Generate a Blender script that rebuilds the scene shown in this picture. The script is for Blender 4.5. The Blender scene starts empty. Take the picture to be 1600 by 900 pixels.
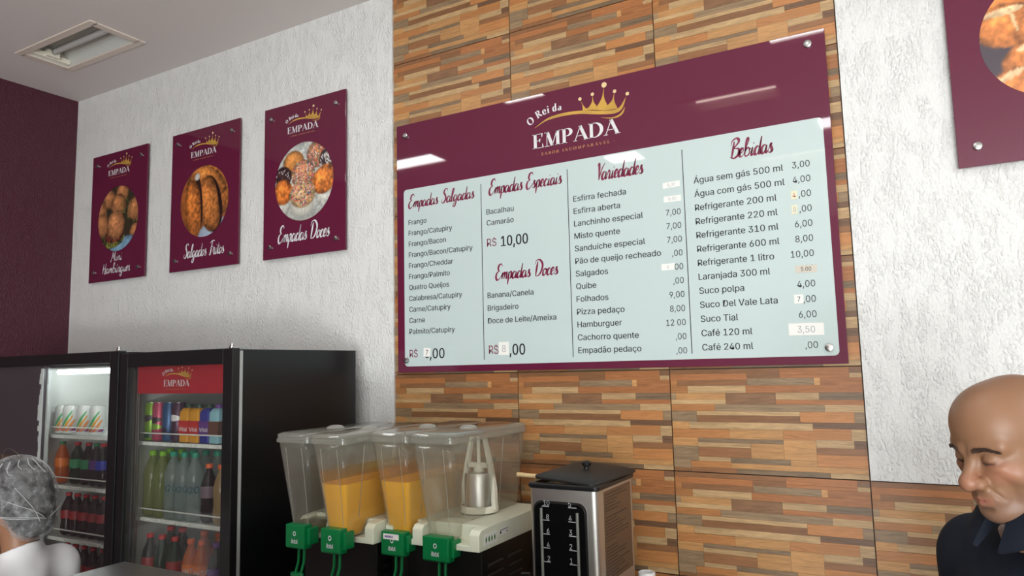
import bpy, bmesh, math, random
import numpy as np
from mathutils import Vector, Matrix, Euler
random.seed(7); rng = np.random.default_rng(7)
SC = bpy.context.scene; COL = SC.collection
PI = math.pi

# ------------------------------------------------------------------ camera
FPX = 1122.95; YAW, PITCH, ROLL = .5130, .1083, -.0239
CAM = Vector((1.2919, -2.3223, 1.78))
def cam_axes():
    sy, cy, sp, cp = math.sin(YAW), math.cos(YAW), math.sin(PITCH), math.cos(PITCH)
    fwd = Vector((-sy*cp, cy*cp, sp)); right = Vector((cy, sy, 0)); up = right.cross(fwd)
    cr, sr = math.cos(ROLL), math.sin(ROLL)
    return cr*right+sr*up, -sr*right+cr*up, fwd
CR, CU, CF = cam_axes()
cam = bpy.data.objects.new('camera', bpy.data.cameras.new('camera')); COL.objects.link(cam)
cam.data.sensor_width = 36; cam.data.lens = FPX*36/1600; cam.data.clip_start = .02
m = Matrix.Identity(4)
for i in range(3): m[i][0], m[i][1], m[i][2], m[i][3] = CR[i], CU[i], -CF[i], CAM[i]
cam.matrix_world = m; SC.camera = cam
# ------------------------------------------------------------------ world, light, exposure
SC.view_settings.view_transform = 'Standard'; SC.view_settings.look = 'None'
SC.view_settings.gamma = 1; SC.view_settings.use_curve_mapping = False
SC.view_settings.exposure = 0.16
w = bpy.data.worlds.new('world'); SC.world = w; w.use_nodes = True
bg = w.node_tree.nodes['Background']; bg.inputs[0].default_value = (.93, .97, 1, 1); bg.inputs[1].default_value = 1.0
LED = 20.0           # strength of the lit ceiling panels
def area(name, loc, size, size_y, energy, rot, color=(1, 1, 1)):
    l = bpy.data.lights.new(name, 'AREA'); l.shape = 'RECTANGLE'; l.size = size; l.size_y = size_y; l.energy = energy; l.color = color
    o = bpy.data.objects.new(name, l); COL.objects.link(o); o.location = loc; o.rotation_euler = rot; return o
# daylight from the open shop front behind and to the right of the camera
area('shopfront_daylight', (3.0, -6.3, 1.3), 3.1, 2.4, 165, (math.radians(100), 0, math.radians(8)), (.93, .985, 1))
# added fill lamp low at the open front, aimed up to brighten the ceiling
area('ceiling_fill', (2.6, -6.2, .25), 3.6, 1.2, 175, (math.radians(146), 0, math.radians(6)), (.93, .98, 1))
SC.cycles.transparent_max_bounces = 40
SC.cycles.max_bounces = 8
SC.cycles.sample_clamp_indirect = 6
SC.cycles.caustics_reflective = False; SC.cycles.caustics_refractive = False

# ------------------------------------------------------------------ helpers
def at(px, py, Y):
    d = CF+(px-800)/FPX*CR-(py-450)/FPX*CU; return CAM+d*((Y-CAM.y)/d.y)
def lin(c):
    return tuple(((v/255)/12.92 if v/255 <= .04045 else ((v/255+.055)/1.055)**2.4) for v in c)
MATS = {}
def pm(name, c=(128, 128, 128), rough=.5, metal=0, emit=0, coat=0, spec=.5, bump=None, attr=None, sub=0, var=None):
    if name in MATS: return MATS[name]
    M = bpy.data.materials.new(name); M.use_nodes = True; nt = M.node_tree; b = nt.nodes['Principled BSDF']
    col = lin(c)+(1,)
    b.inputs['Base Color'].default_value = col; b.inputs['Roughness'].default_value = rough; b.inputs['Metallic'].default_value = metal
    b.inputs['Coat Weight'].default_value = coat; b.inputs['Coat Roughness'].default_value = .03
    b.inputs['Specular IOR Level'].default_value = spec
    if emit: b.inputs['Emission Color'].default_value = col; b.inputs['Emission Strength'].default_value = emit
    if sub: b.inputs['Subsurface Weight'].default_value = sub; b.inputs['Subsurface Radius'].default_value = (.012, .005, .003); b.inputs['Subsurface Scale'].default_value = 1
    src = None
    if attr:
        a = nt.nodes.new('ShaderNodeAttribute'); a.attribute_name = attr; src = a.outputs['Color']
    if var:   # (scale, amount, stretch)
        tc = nt.nodes.new('ShaderNodeTexCoord'); mp = nt.nodes.new('ShaderNodeMapping'); mp.inputs['Scale'].default_value = var[2]
        nt.links.new(tc.outputs['Object'], mp.inputs[0])
        n = nt.nodes.new('ShaderNodeTexNoise'); n.inputs['Scale'].default_value = var[0]; n.inputs['Detail'].default_value = 5
        nt.links.new(mp.outputs[0], n.inputs['Vector'])
        mr = nt.nodes.new('ShaderNodeMapRange'); mr.inputs[1].default_value = .3; mr.inputs[2].default_value = .7
        mr.inputs[3].default_value = 1-var[1]; mr.inputs[4].default_value = 1+var[1]; nt.links.new(n.outputs[0], mr.inputs[0])
        mx = nt.nodes.new('ShaderNodeVectorMath'); mx.operation = 'SCALE'
        if src: nt.links.new(src, mx.inputs[0])
        else: mx.inputs[0].default_value = col[:3]
        nt.links.new(mr.outputs[0], mx.inputs['Scale']); src = mx.outputs[0]
    if src: nt.links.new(src, b.inputs['Base Color'])
    if bump:  # (scale, strength, distance, stretch, distortion)
        tc = nt.nodes.new('ShaderNodeTexCoord'); mp = nt.nodes.new('ShaderNodeMapping'); mp.inputs['Scale'].default_value = bump[3]
        nt.links.new(tc.outputs['Object'], mp.inputs[0])
        n = nt.nodes.new('ShaderNodeTexNoise'); n.inputs['Scale'].default_value = bump[0]; n.inputs['Detail'].default_value = 3
        n.inputs['Distortion'].default_value = bump[4]; nt.links.new(mp.outputs[0], n.inputs['Vector'])
        bp = nt.nodes.new('ShaderNodeBump'); bp.inputs['Strength'].default_value = bump[1]; bp.inputs['Distance'].default_value = bump[2]
        nt.links.new(n.outputs[0], bp.inputs['Height']); nt.links.new(bp.outputs[0], b.inputs['Normal'])
    MATS[name] = M; return M
def stucco(name, c, strength):
    M = bpy.data.materials.new(name); M.use_nodes = True; nt = M.node_tree; b = nt.nodes['Principled BSDF']
    b.inputs['Base Color'].default_value = lin(c)+(1,); b.inputs['Roughness'].default_value = .55
    tc = nt.nodes.new('ShaderNodeTexCoord')
    # long sparse trowel drags and short worm-like ridges
    def noise(sc, st, dist, det=2):
        mp = nt.nodes.new('ShaderNodeMapping'); mp.inputs['Scale'].default_value = st; nt.links.new(tc.outputs['Object'], mp.inputs[0])
        n = nt.nodes.new('ShaderNodeTexNoise'); n.inputs['Scale'].default_value = sc; n.inputs['Detail'].default_value = det; n.inputs['Distortion'].default_value = dist
        nt.links.new(mp.outputs[0], n.inputs['Vector']); return n.outputs[0]
    a = noise(140, (1, 1, .55), .35, 3); c2 = noise(26, (1.3, 1.3, .5), .6)
    r = nt.nodes.new('ShaderNodeMapRange'); r.inputs[1].default_value = .44; r.inputs[2].default_value = .68
    nt.links.new(a, r.inputs[0])
    r2 = nt.nodes.new('ShaderNodeMapRange'); r2.inputs[1].default_value = .38; r2.inputs[2].default_value = .6; r2.inputs[3].default_value = .25
    nt.links.new(c2, r2.inputs[0])
    mu = nt.nodes.new('ShaderNodeMath'); mu.operation = 'MULTIPLY'; nt.links.new(r.outputs[0], mu.inputs[0]); nt.links.new(r2.outputs[0], mu.inputs[1])
    bp = nt.nodes.new('ShaderNodeBump'); bp.inputs['Strength'].default_value = strength; bp.inputs['Distance'].default_value = .005
    nt.links.new(mu.outputs[0], bp.inputs['Height']); nt.links.new(bp.outputs[0], b.inputs['Normal'])
    return M
def clear(name, c=(255, 255, 255), haze=.15, rough=.08, hazecol=None, ior=1.45, edge=0.0):
    """thin clear or frosted plastic or glass: transparent + a little diffuse haze + fresnel gloss"""
    if name in MATS: return MATS[name]
    M = bpy.data.materials.new(name); M.use_nodes = True; nt = M.node_tree
    for n in list(nt.nodes): nt.nodes.remove(n)
    out = nt.nodes.new('ShaderNodeOutputMaterial'); tr = nt.nodes.new('ShaderNodeBsdfTransparent'); tr.inputs[0].default_value = lin(c)+(1,)
    df = nt.nodes.new('ShaderNodeBsdfDiffuse'); tl = nt.nodes.new('ShaderNodeBsdfTranslucent'); hc = lin(hazecol or c)+(1,)
    df.inputs[0].default_value = hc; tl.inputs[0].default_value = hc
    ad = nt.nodes.new('ShaderNodeMixShader'); ad.inputs[0].default_value = .5; nt.links.new(df.outputs[0], ad.inputs[1]); nt.links.new(tl.outputs[0], ad.inputs[2])
    m1 = nt.nodes.new('ShaderNodeMixShader'); nt.links.new(tr.outputs[0], m1.inputs[1]); nt.links.new(ad.outputs[0], m1.inputs[2])
    m1.inputs[0].default_value = haze
    if edge:
        lw = nt.nodes.new('ShaderNodeLayerWeight'); lw.inputs[0].default_value = .35
        mr = nt.nodes.new('ShaderNodeMapRange'); mr.inputs[3].default_value = haze; mr.inputs[4].default_value = min(1, haze+edge)
        nt.links.new(lw.outputs['Facing'], mr.inputs[0]); nt.links.new(mr.outputs[0], m1.inputs[0])
    gl = nt.nodes.new('ShaderNodeBsdfGlossy'); gl.inputs['Roughness'].default_value = rough
    fr = nt.nodes.new('ShaderNodeFresnel'); ge = nt.nodes.new('ShaderNodeNewGeometry'); ir = nt.nodes.new('ShaderNodeMapRange')
    ir.inputs[3].default_value = ior; ir.inputs[4].default_value = 1/ior      # thin sheet: same reflectance from either side
    nt.links.new(ge.outputs['Backfacing'], ir.inputs[0]); nt.links.new(ir.outputs[0], fr.inputs[0])
    m2 = nt.nodes.new('ShaderNodeMixShader'); nt.links.new(fr.outputs[0], m2.inputs[0]); nt.links.new(m1.outputs[0], m2.inputs[1]); nt.links.new(gl.outputs[0], m2.inputs[2])
    nt.links.new(m2.outputs[0], out.inputs[0]); MATS[name] = M; return M

class MB:
    def __init__(s): s.v = []; s.f = []; s.c = []
    def add(s, vs, fs, col=None):
        o = len(s.v); s.v += [tuple(x) for x in vs]; s.f += [tuple(i+o for i in f) for f in fs]; s.c += [col]*len(vs); return s
    def box(s, x0, x1, y0, y1, z0, z1, col=None, M=None):
        vs = [(x, y, z) for z in (z0, z1) for y in (y0, y1) for x in (x0, x1)]
        if M: vs = [M @ Vector(v) for v in vs]
        return s.add(vs, [(0, 2, 3, 1), (4, 5, 7, 6), (0, 1, 5, 4), (2, 6, 7, 3), (0, 4, 6, 2), (1, 3, 7, 5)], col)
    def rings(s, rs, cap=True, col=None, closed=False):
        n = len(rs[0]); o = len(s.v); fs = []
        for k in range(len(rs)-1):
            for i in range(n):
                j = (i+1) % n; fs.append((k*n+i, k*n+j, (k+1)*n+j, (k+1)*n+i))
        if closed:
            k = len(rs)-1
            for i in range(n): j = (i+1) % n; fs.append((k*n+i, k*n+j, j, i))
        elif cap: fs.append(tuple(range(n-1, -1, -1))); fs.append(tuple((len(rs)-1)*n+i for i in range(n)))
        return s.add([p for r in rs for p in r], fs, col)
    def lathe(s, prof, c=(0, 0, 0), n=20, axis='z', col=None, cap=True):
        rs = []
        for r, h in prof:
            ring = []
            for i in range(n):
                a = 2*PI*i/n; u, v = r*math.cos(a), r*math.sin(a)
                p = {'z': (u, v, h), 'y': (u, h, -v), 'x': (h, u, v)}[axis]
                ring.append((c[0]+p[0], c[1]+p[1], c[2]+p[2]))
            rs.append(ring)
        return s.rings(rs, cap, col)
    def tube(s, pts, r, n=8, col=None, flat=1.0):
        pts = [Vector(p) for p in pts]; rs = []
        up = Vector((0, 0, 1))
        for i, p in enumerate(pts):
            t = (pts[min(i+1, len(pts)-1)]-pts[max(i-1, 0)]).normalized()
            a = t.cross(up if abs(t.dot(up)) < .95 else Vector((1, 0, 0))).normalized(); b = t.cross(a).normalized()
            rr = r[i] if isinstance(r, (list, tuple)) else r
            rs.append([p+a*rr*math.cos(2*PI*k/n)+b*rr*flat*math.sin(2*PI*k/n) for k in range(n)])
        return s.rings(rs, True, col)
    def rrect(s, x0, x1, z0, z1, r, y0, y1, n=5, col=None):   # rounded rectangle in XZ, extruded in Y
        ring = rr(x0, x1, z0, z1, r, n)
        return s.rings([[(x, y1, z) for x, z in ring], [(x, y0, z) for x, z in ring]], True, col)
    def build(s, name, mat, parent=None, bevel=0, smooth=40, base=None, matw=None):
        me = bpy.data.meshes.new(name)
        b = base if base is not None else (Vector(parent['_base']) if parent is not None and '_base' in parent.keys() else Vector((0, 0, 0)))
        me.from_pydata([(v[0]-b[0], v[1]-b[1], v[2]-b[2]) for v in s.v], [], s.f)
        if any(c is not None for c in s.c):
            at_ = me.color_attributes.new('Col', 'FLOAT_COLOR', 'POINT')
            at_.data.foreach_set('color', np.array([(*(c or (1, 1, 1)), 1) for c in s.c], dtype=np.float32).ravel())
        bm = bmesh.new(); bm.from_mesh(me); bmesh.ops.recalc_face_normals(bm, faces=bm.faces)
        if bevel:
            es = [e for e in bm.edges if len(e.link_faces) == 2 and e.calc_face_angle(0) > .6]
            bmesh.ops.bevel(bm, geom=es, offset=bevel, segments=2, affect='EDGES', profile=.5, clamp_overlap=True)
        bm.to_mesh(me); bm.free()
        if smooth: me.shade_smooth(); me.set_sharp_from_angle(angle=math.radians(12 if bevel else smooth))
        return link(name, me, mat, parent)
def link(name, me, mat, parent=None):
    me.materials.clear(); me.materials.append(mat)
    o = bpy.data.objects.new(name, me); COL.objects.link(o)
    if parent is not None:
        o.parent = parent
        if '_base' in parent.keys(): o['_base'] = parent['_base']
    return o
def rr(x0, x1, z0, z1, r, n=5):
    out = []
    for cx, cz, a0 in ((x1-r, z1-r, 0), (x0+r, z1-r, 90), (x0+r, z0+r, 180), (x1-r, z0+r, 270)):
        for i in range(n+1):
            a = math.radians(a0+90*i/n); out.append((cx+r*math.cos(a), cz+r*math.sin(a)))
    return out
def thing(name, label, cat, loc=(0, 0, 0), rot=None, group=None, local=False):
    o = bpy.data.objects.new(name, None); COL.objects.link(o); o.location = loc; o.empty_display_size = .05
    if rot: o.rotation_euler = rot
    o['label'] = label; o['category'] = cat
    if group: o['group'] = group
    if not local: o['_base'] = list(loc)
    return o
def tag(o, label, cat, group=None):
    o['label'] = label; o['category'] = cat
    if group: o['group'] = group
    return o
def struct(o): o['kind'] = 'structure'; return o
def dup(root, loc, label=None, group=None, rotz=None, swap=None):
    """copy a thing with copies of its parts and sub-parts; swap = {part name: material}"""
    def cp(o, par):
        c = o.copy(); COL.objects.link(c); c.parent = par
        k = o.name.split('.')[0]
        if swap and k in swap: c.data = c.data.copy(); c.data.materials[0] = swap[k]
        for ch in list(o.children): cp(ch, c)
        return c
    r = cp(root, None); r.location = loc
    if rotz is not None: r.rotation_euler[2] = rotz
    if label: r['label'] = label
    if group: r['group'] = group
    return r

# ------------------------------------------------------------------ common materials
MAROON = pm('maroon_acrylic', (97, 24, 54), .6, coat=1, spec=.1)
PANELW = pm('pale_panel_print', (194, 208, 206), .6, coat=1, spec=.1)
WHITEINK = pm('white_ink', (225, 222, 225), .4, coat=.5)
GOLD = pm('gold_ink', (196, 152, 62), .35, coat=.5, var=(9, .25, (1, 1, 1)))
GOLDP = pm('pale_gold_ink', (228, 200, 150), .35, coat=.5)
INK = pm('dark_grey_ink', (22, 26, 28), .35, coat=.5)
BLACKINK = pm('black_ink', (14, 16, 18), .35, coat=.5)
MARINK = pm('maroon_ink', (125, 22, 62), .35, coat=.5)
CHROME = pm('brushed_chrome', (190, 190, 188), .25, 1)
STEEL = pm('stainless_steel', (208, 205, 200), .36, 1, bump=(60, .04, .001, (1, 1, .03), 0))
DSTEEL = pm('dark_steel', (92, 92, 92), .32, 1)
BLACKP = pm('black_plastic', (20, 20, 21), .38)
BLACKG = pm('black_gloss_paint', (15, 16, 19), .3, bump=(220, .06, .001, (1, 1, 1), 0))
WHITEP = pm('white_plastic', (228, 230, 216), .4)
PAPER = pm('white_paper', (236, 234, 228), .7)

# ------------------------------------------------------------------ lettering
_font = None
try: _font = bpy.data.fonts.load(bpy.utils.system_resource('DATAFILES')+'/fonts/Inter.woff2')
except Exception: _font = None
_cache = {}
def glyphs(body, bold=0):
    """flat triangulated lettering, baseline 0, cap height 1, starting at x=0: (verts Nx2, faces, width)"""
    k = (body, bold)
    if k in _cache: return _cache[k]
    cu = bpy.data.curves.new('t', 'FONT'); cu.body = body; cu.resolution_u = 3; cu.offset = bold
    if _font: cu.font = _font
    o = bpy.data.objects.new('t', cu); me = o.to_mesh()
    v = np.array([tuple(p.co[:2]) for p in me.vertices], float).reshape(-1, 2); f = [tuple(p.vertices) for p in me.polygons]
    o.to_mesh_clear(); bpy.data.objects.remove(o)
    if 'H' not in _cache:
        _cache['H'] = 1; hv = glyphs('H')[0]; _cache['H'] = float(hv[:, 1].max()); _cache.pop(('H', 0))
    v = v/_cache['H']; x0 = v[:, 0].min(); v[:, 0] -= x0
    _cache[k] = (v, f, float(v[:, 0].max())); return _cache[k]
def text(mb, body, x, z, h, width=None, xs=1, y=-.03, bold=0, right=False, slant=0, col=None):
    v, f, W = glyphs(body)
    sx = width/W if width else h*xs
    x0 = x-W*sx if right else x
    mb.add([(x0+a*sx+slant*b*h, y, z+b*h) for a, b in v], f, col)
    if bold:   # second strike, shifted: heavier stems
        mb.add([(x0+a*sx+slant*b*h+bold*h*2.2, y-.00008, z+b*h) for a, b in v], f, col)
    return x0+W*sx
def smooth_pts(p, n=7):
    p = [np.array(q, float) for q in p]
    if len(p) < 3: return [p[0]+(p[-1]-p[0])*t for t in np.linspace(0, 1, 4)]
    q = [2*p[0]-p[1]]+p+[2*p[-1]-p[-2]]; out = []
    for i in range(1, len(q)-2):
        for t in np.linspace(0, 1, n, endpoint=False):
            a, b, c, d = q[i-1:i+3]
            out.append(.5*((2*b)+(c-a)*t+(2*a-5*b+4*c-d)*t*t+(3*b-a-3*c+d)*t**3))
    out.append(p[-1]); return out
def ribbon(mb, pts, wf, T, y, col=None):
    """pts in glyph space; wf(i, n, direction) -> half width; T maps glyph -> (x, z)"""
    n = len(pts); L = []; R = []
    for i in range(n):
        d = pts[min(i+1, n-1)]-pts[max(i-1, 0)]; d = d/(np.linalg.norm(d)+1e-9); nn = np.array([-d[1], d[0]]); h = wf(i, n, d)
        L.append(pts[i]+nn*h); R.append(pts[i]-nn*h)
    vs = [T(p) for p in L]+[T(p) for p in R]
    mb.add([(a, y, b) for a, b in vs], [(i, i+1, n+i+1, n+i) for i in range(n-1)], col)
SCRIPT = {
 'a': (.62, [[(.45,.85),(.25,1),(.05,.6),(.08,.1),(.25,0),(.42,.5),(.48,.95)], [(.48,.95),(.45,.3),(.52,.02),(.68,.25)]]),
 'b': (.62, [[(0,.3),(.22,1.3),(.34,1.95),(.24,2.15),(.12,1.6),(.10,.1)], [(.10,.1),(.28,-.02),(.50,.25),(.48,.8),(.30,1.0),(.12,.6)], [(.46,.85),(.64,.8)]]),
 'c': (.46, [[(.42,.8),(.28,1),(.08,.6),(.1,.1),(.28,0),(.5,.3)]]),
 'd': (.62, [[(.42,.85),(.25,1),(.06,.6),(.08,.1),(.22,0),(.4,.4),(.56,2.1)], [(.56,2.1),(.48,.4),(.52,.02),(.68,.25)]]),
 'e': (.45, [[(.08,.4),(.35,.6),(.35,.95),(.22,1),(.07,.6),(.1,.1),(.25,0),(.48,.3)]]),
 'g': (.62, [[(.45,.85),(.25,1),(.06,.6),(.1,.1),(.25,.05),(.42,.5),(.48,.95)], [(.48,.95),(.42,-.4),(.25,-.9),(.05,-.75),(.2,-.3),(.65,.25)]]),
 'i': (.33, [[(.05,.2),(.15,.98)], [(.15,.98),(.1,.2),(.18,0),(.35,.25)], [(.2,1.35),(.24,1.5)]]),
 'l': (.34, [[(0,.2),(.25,1.2),(.32,1.95),(.22,2.1),(.12,1.6),(.1,.2),(.2,0),(.38,.25)]]),
 'm': (.8, [[(0,.3),(.1,1)], [(.1,1),(.08,0)], [(.08,.1),(.22,.85),(.34,.95),(.36,.5),(.34,0)], [(.34,.1),(.5,.85),(.62,.95),(.63,.4),(.68,.02),(.84,.25)]]),
 'n': (.55, [[(0,.3),(.1,1)], [(.1,1),(.08,0)], [(.08,.1),(.24,.85),(.36,.95),(.37,.4),(.42,.02),(.58,.25)]]),
 'o': (.52, [[(.28,1),(.08,.65),(.1,.1),(.26,0),(.42,.4),(.4,.9),(.26,1)], [(.3,1),(.45,.82),(.58,.9)]]),
 'p': (.56, [[(0,.3),(.12,1)], [(.12,1),(.1,-.9)], [(.1,.3),(.2,.9),(.36,1),(.45,.6),(.38,.05),(.2,.05)], [(.38,.05),(.6,.25)]]),
 'r': (.46, [[(0,.3),(.12,1.05),(.3,.9)], [(.3,.9),(.26,.2),(.34,0),(.5,.25)]]),
 's': (.46, [[(0,.2),(.28,1.1),(.22,.8),(.38,.3),(.25,0),(.03,.1)], [(.3,.02),(.5,.25)]]),
 't': (.4, [[(0,.2),(.22,1.75)], [(.22,1.75),(.16,.3),(.24,0),(.42,.25)], [(-.02,1.1),(.44,1.22)]]),
 'u': (.58, [[(0,.3),(.1,1)], [(.1,1),(.08,.3),(.16,0),(.32,.3),(.4,1)], [(.4,1),(.38,.2),(.46,0),(.62,.25)]]),
 'ú': (.58, [[(0,.3),(.1,1)], [(.1,1),(.08,.3),(.16,0),(.32,.3),(.4,1)], [(.4,1),(.38,.2),(.46,0),(.62,.25)], [(.22,1.35),(.4,1.7)]]),
 'E': (.78, [[(.75,1.9),(.6,2.3),(.3,2.1),(.25,1.5),(.45,1.25)], [(.45,1.25),(.15,1.0),(.06,.4),(.25,-.1),(.55,.1),(.8,.7)]]),
 'S': (.8, [[(.8,1.9),(.7,2.3),(.4,2.2),(.3,1.7),(.6,1.0),(.6,.4),(.35,-.05),(.08,.2),(.15,.6)]]),
 'V': (.62, [[(.0,1.9),(.15,2.2),(.25,1.5),(.33,0)], [(.33,0),(.55,1.4),(.85,2.2)]]),
 'B': (.85, [[(.28,2.0),(.2,0)], [(0,1.5),(.1,2.1),(.5,2.35),(.72,1.9),(.3,1.15)], [(.3,1.15),(.78,1.0),(.78,.3),(.4,-.05),(.05,.15)]]),
 'D': (1.0, [[(.30,2.1),(.24,1.2),(.20,.0)], [(-.02,1.7),(.1,2.25),(.5,2.35),(.90,1.7),(.88,.8),(.60,.1),(.20,-.03)]]),
 'F': (.78, [[(.1,1.9),(.5,2.2),(.95,2.2)], [(.5,2.1),(.4,.8),(.3,-.05),(.1,.1)], [(.25,1.15),(.7,1.25)]]),
 'M': (.95, [[(0,.1),(.12,-.05),(.3,2.1)], [(.3,2.1),(.45,.5)], [(.45,.5),(.75,2.1)], [(.75,2.1),(.75,.2),(.92,.1)]]),
 'H': (.85, [[(.22,2.1),(.15,0)], [(.72,2.2),(.62,0),(.8,.1)], [(0,1.0),(.78,1.15)]]),
 ' ': (.45, [])}
def script_text(mb, s, x0, x1, z, xh, y, weight=1.0):
    W = sum(SCRIPT[c][0] for c in s); sx = (x1-x0)/W; pen = 0; sl = .16*xh
    for ch in s:
        adv, sts = SCRIPT[ch]
        for st in sts:
            P = [np.array((p[0]*sx, p[1]*xh)) for p in smooth_pts(st)]
            def wf(i, n, d, xh=xh): return xh*weight*(.07+.085*max(0, -d[1])+.03*abs(d[0]))*min(1, .45+1.6*min(i, n-1-i)/n)
            off = pen*sx
            ribbon(mb, P, wf, lambda q: (x0+off+q[0]+sl*q[1]/xh, z+q[1]), y)
        pen += adv
# high-contrast serif capitals: strokes with explicit weight; k = stem, t = hairline, c = contrast by direction
def _serif(x0, x1, zz): return ('t', [(x0, zz), (x1, zz)])
def _arc(cx, cz, rx, rz, a0, a1, n=14): return [(cx+rx*math.cos(math.radians(a0+(a1-a0)*i/n)), cz+rz*math.sin(math.radians(a0+(a1-a0)*i/n))) for i in range(n+1)]
SERIF = {
 'E': (.66, [('k', [(.16,0),(.16,1)]), _serif(0,.56,.98), _serif(0,.6,.02), ('t', [(.16,.52),(.42,.52)]), ('w', [(.56,1),(.54,.74)]), ('w', [(.6,0),(.57,.28)]), ('w', [(.42,.64),(.42,.4)])]),
 'M': (.98, [('t', [(.16,0),(.18,1)]), ('k', [(.2,1),(.46,.02)]), ('t', [(.46,.02),(.74,1)]), ('k', [(.78,0),(.78,1)]), _serif(.03,.3,.02), _serif(.02,.26,.98), _serif(.64,.92,.02), _serif(.72,.92,.98)]),
 'P': (.68, [('k', [(.16,0),(.16,1)]), _serif(0,.32,.02), ('c', [(0,.98),(.3,.98)]+_arc(.3,.73,.24,.25,90,-90)+[(.16,.48)])]),
 'A': (.8, [('t', [(.06,0),(.38,1)]), ('k', [(.36,1),(.68,0)]), ('t', [(.16,.33),(.56,.33)]), _serif(-.03,.18,.02), _serif(.54,.82,.02)]),
 'D': (.84, [('k', [(.16,0),(.16,1)]), ('c', [(0,.98),(.3,.98)]+_arc(.3,.5,.4,.48,90,-90,20)+[(0,.02)])]),
 'O': (.84, [('c', _arc(.4,.5,.34,.49,90,-270,28))]),
 'R': (.76, [('k', [(.16,0),(.16,1)]), _serif(0,.32,.02), ('c', [(0,.98),(.3,.98)]+_arc(.3,.74,.22,.24,90,-90)+[(.16,.5)]), ('k', [(.36,.48),(.64,.02)]), _serif(.56,.76,.02)]),
 'S': (.56, [('c', [(.44,.8),(.4,.95),(.26,.99),(.1,.86),(.12,.66),(.28,.52),(.44,.38),(.46,.16),(.28,.01),(.1,.06),(.06,.24)])]),
 'B': (.68, [('k', [(.16,0),(.16,1)]), ('c', [(0,.98),(.28,.98)]+_arc(.28,.76,.2,.22,90,-90)+[(.16,.53)]), ('c', [(.28,.53)]+_arc(.3,.275,.24,.255,90,-90)+[(0,.02)])]),
 'I': (.34, [('k', [(.16,0),(.16,1)]), _serif(0,.32,.02), _serif(0,.32,.98)]),
 'N': (.86, [('t', [(.14,0),(.14,1)]), ('k', [(.14,1),(.68,0)]), ('t', [(.68,0),(.68,1)]), _serif(0,.28,.02), _serif(.54,.82,.98), _serif(0,.2,.98)]),
 'C': (.74, [('c', [(.62,.76)]+_arc(.4,.5,.33,.49,55,305,22)+[(.63,.24)])]),
 'V': (.78, [('k', [(.1,1),(.4,0)]), ('t', [(.4,0),(.68,1)]), _serif(-.02,.26,.98), _serif(.56,.8,.98)]),
 'L': (.62, [('k', [(.16,0),(.16,1)]), _serif(0,.32,.98), _serif(0,.56,.02), ('w', [(.56,0),(.54,.28)])]),
 'e': (.52, [('c', [(.08,.36),(.42,.38),(.36,.6),(.24,.66),(.1,.55),(.07,.3),(.14,.08),(.28,0),(.44,.14)])]),
 'i': (.28, [('k', [(.14,0),(.14,.64)]), _serif(.02,.27,.02), ('k', [(.14,.82),(.14,.95)])]),
 'd': (.6, [('k', [(.42,0),(.42,1)]), ('c', _arc(.24,.32,.17,.32,60,310,18))]),
 'a': (.54, [('k', [(.38,0),(.38,.5)]), ('c', [(.1,.52),(.24,.66),(.38,.54)]), ('c', [(.38,.36),(.18,.32),(.08,.16),(.18,0),(.38,.1)])]),
 ' ': (.3, []), '.': (.3, [('k', [(.12,.42),(.12,.56)])])}
SERIF['Á'] = (.8, SERIF['A'][1]+[('w', [(.4,1.1),(.55,1.3)])])
def serif_text(mb, s, T, y, weight=1.0, track=0.0):
    pen = 0
    for ch in s:
        adv, sts = SERIF[ch]
        for kind, pts in sts:
            P = [np.array(p, float) for p in pts]
            if kind != 'c' or len(P) < 4: P = [P[0]+(P[-1]-P[0])*t for t in np.linspace(0, 1, 5)]
            else: P = smooth_pts(pts, 2)
            def wf(i, n, d, kind=kind):
                return weight*{'k': .085, 't': .02, 'w': .012+.03*(1-i/n), 'c': .02+.07*abs(d[1])**1.5}[kind]
            off = pen
            ribbon(mb, P, wf, lambda q: T((off+q[0], q[1])), y)
        pen += adv+track
    return pen-track
def serif_len(s, track=0): return sum(SERIF[c][0]+track for c in s)-track
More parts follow.
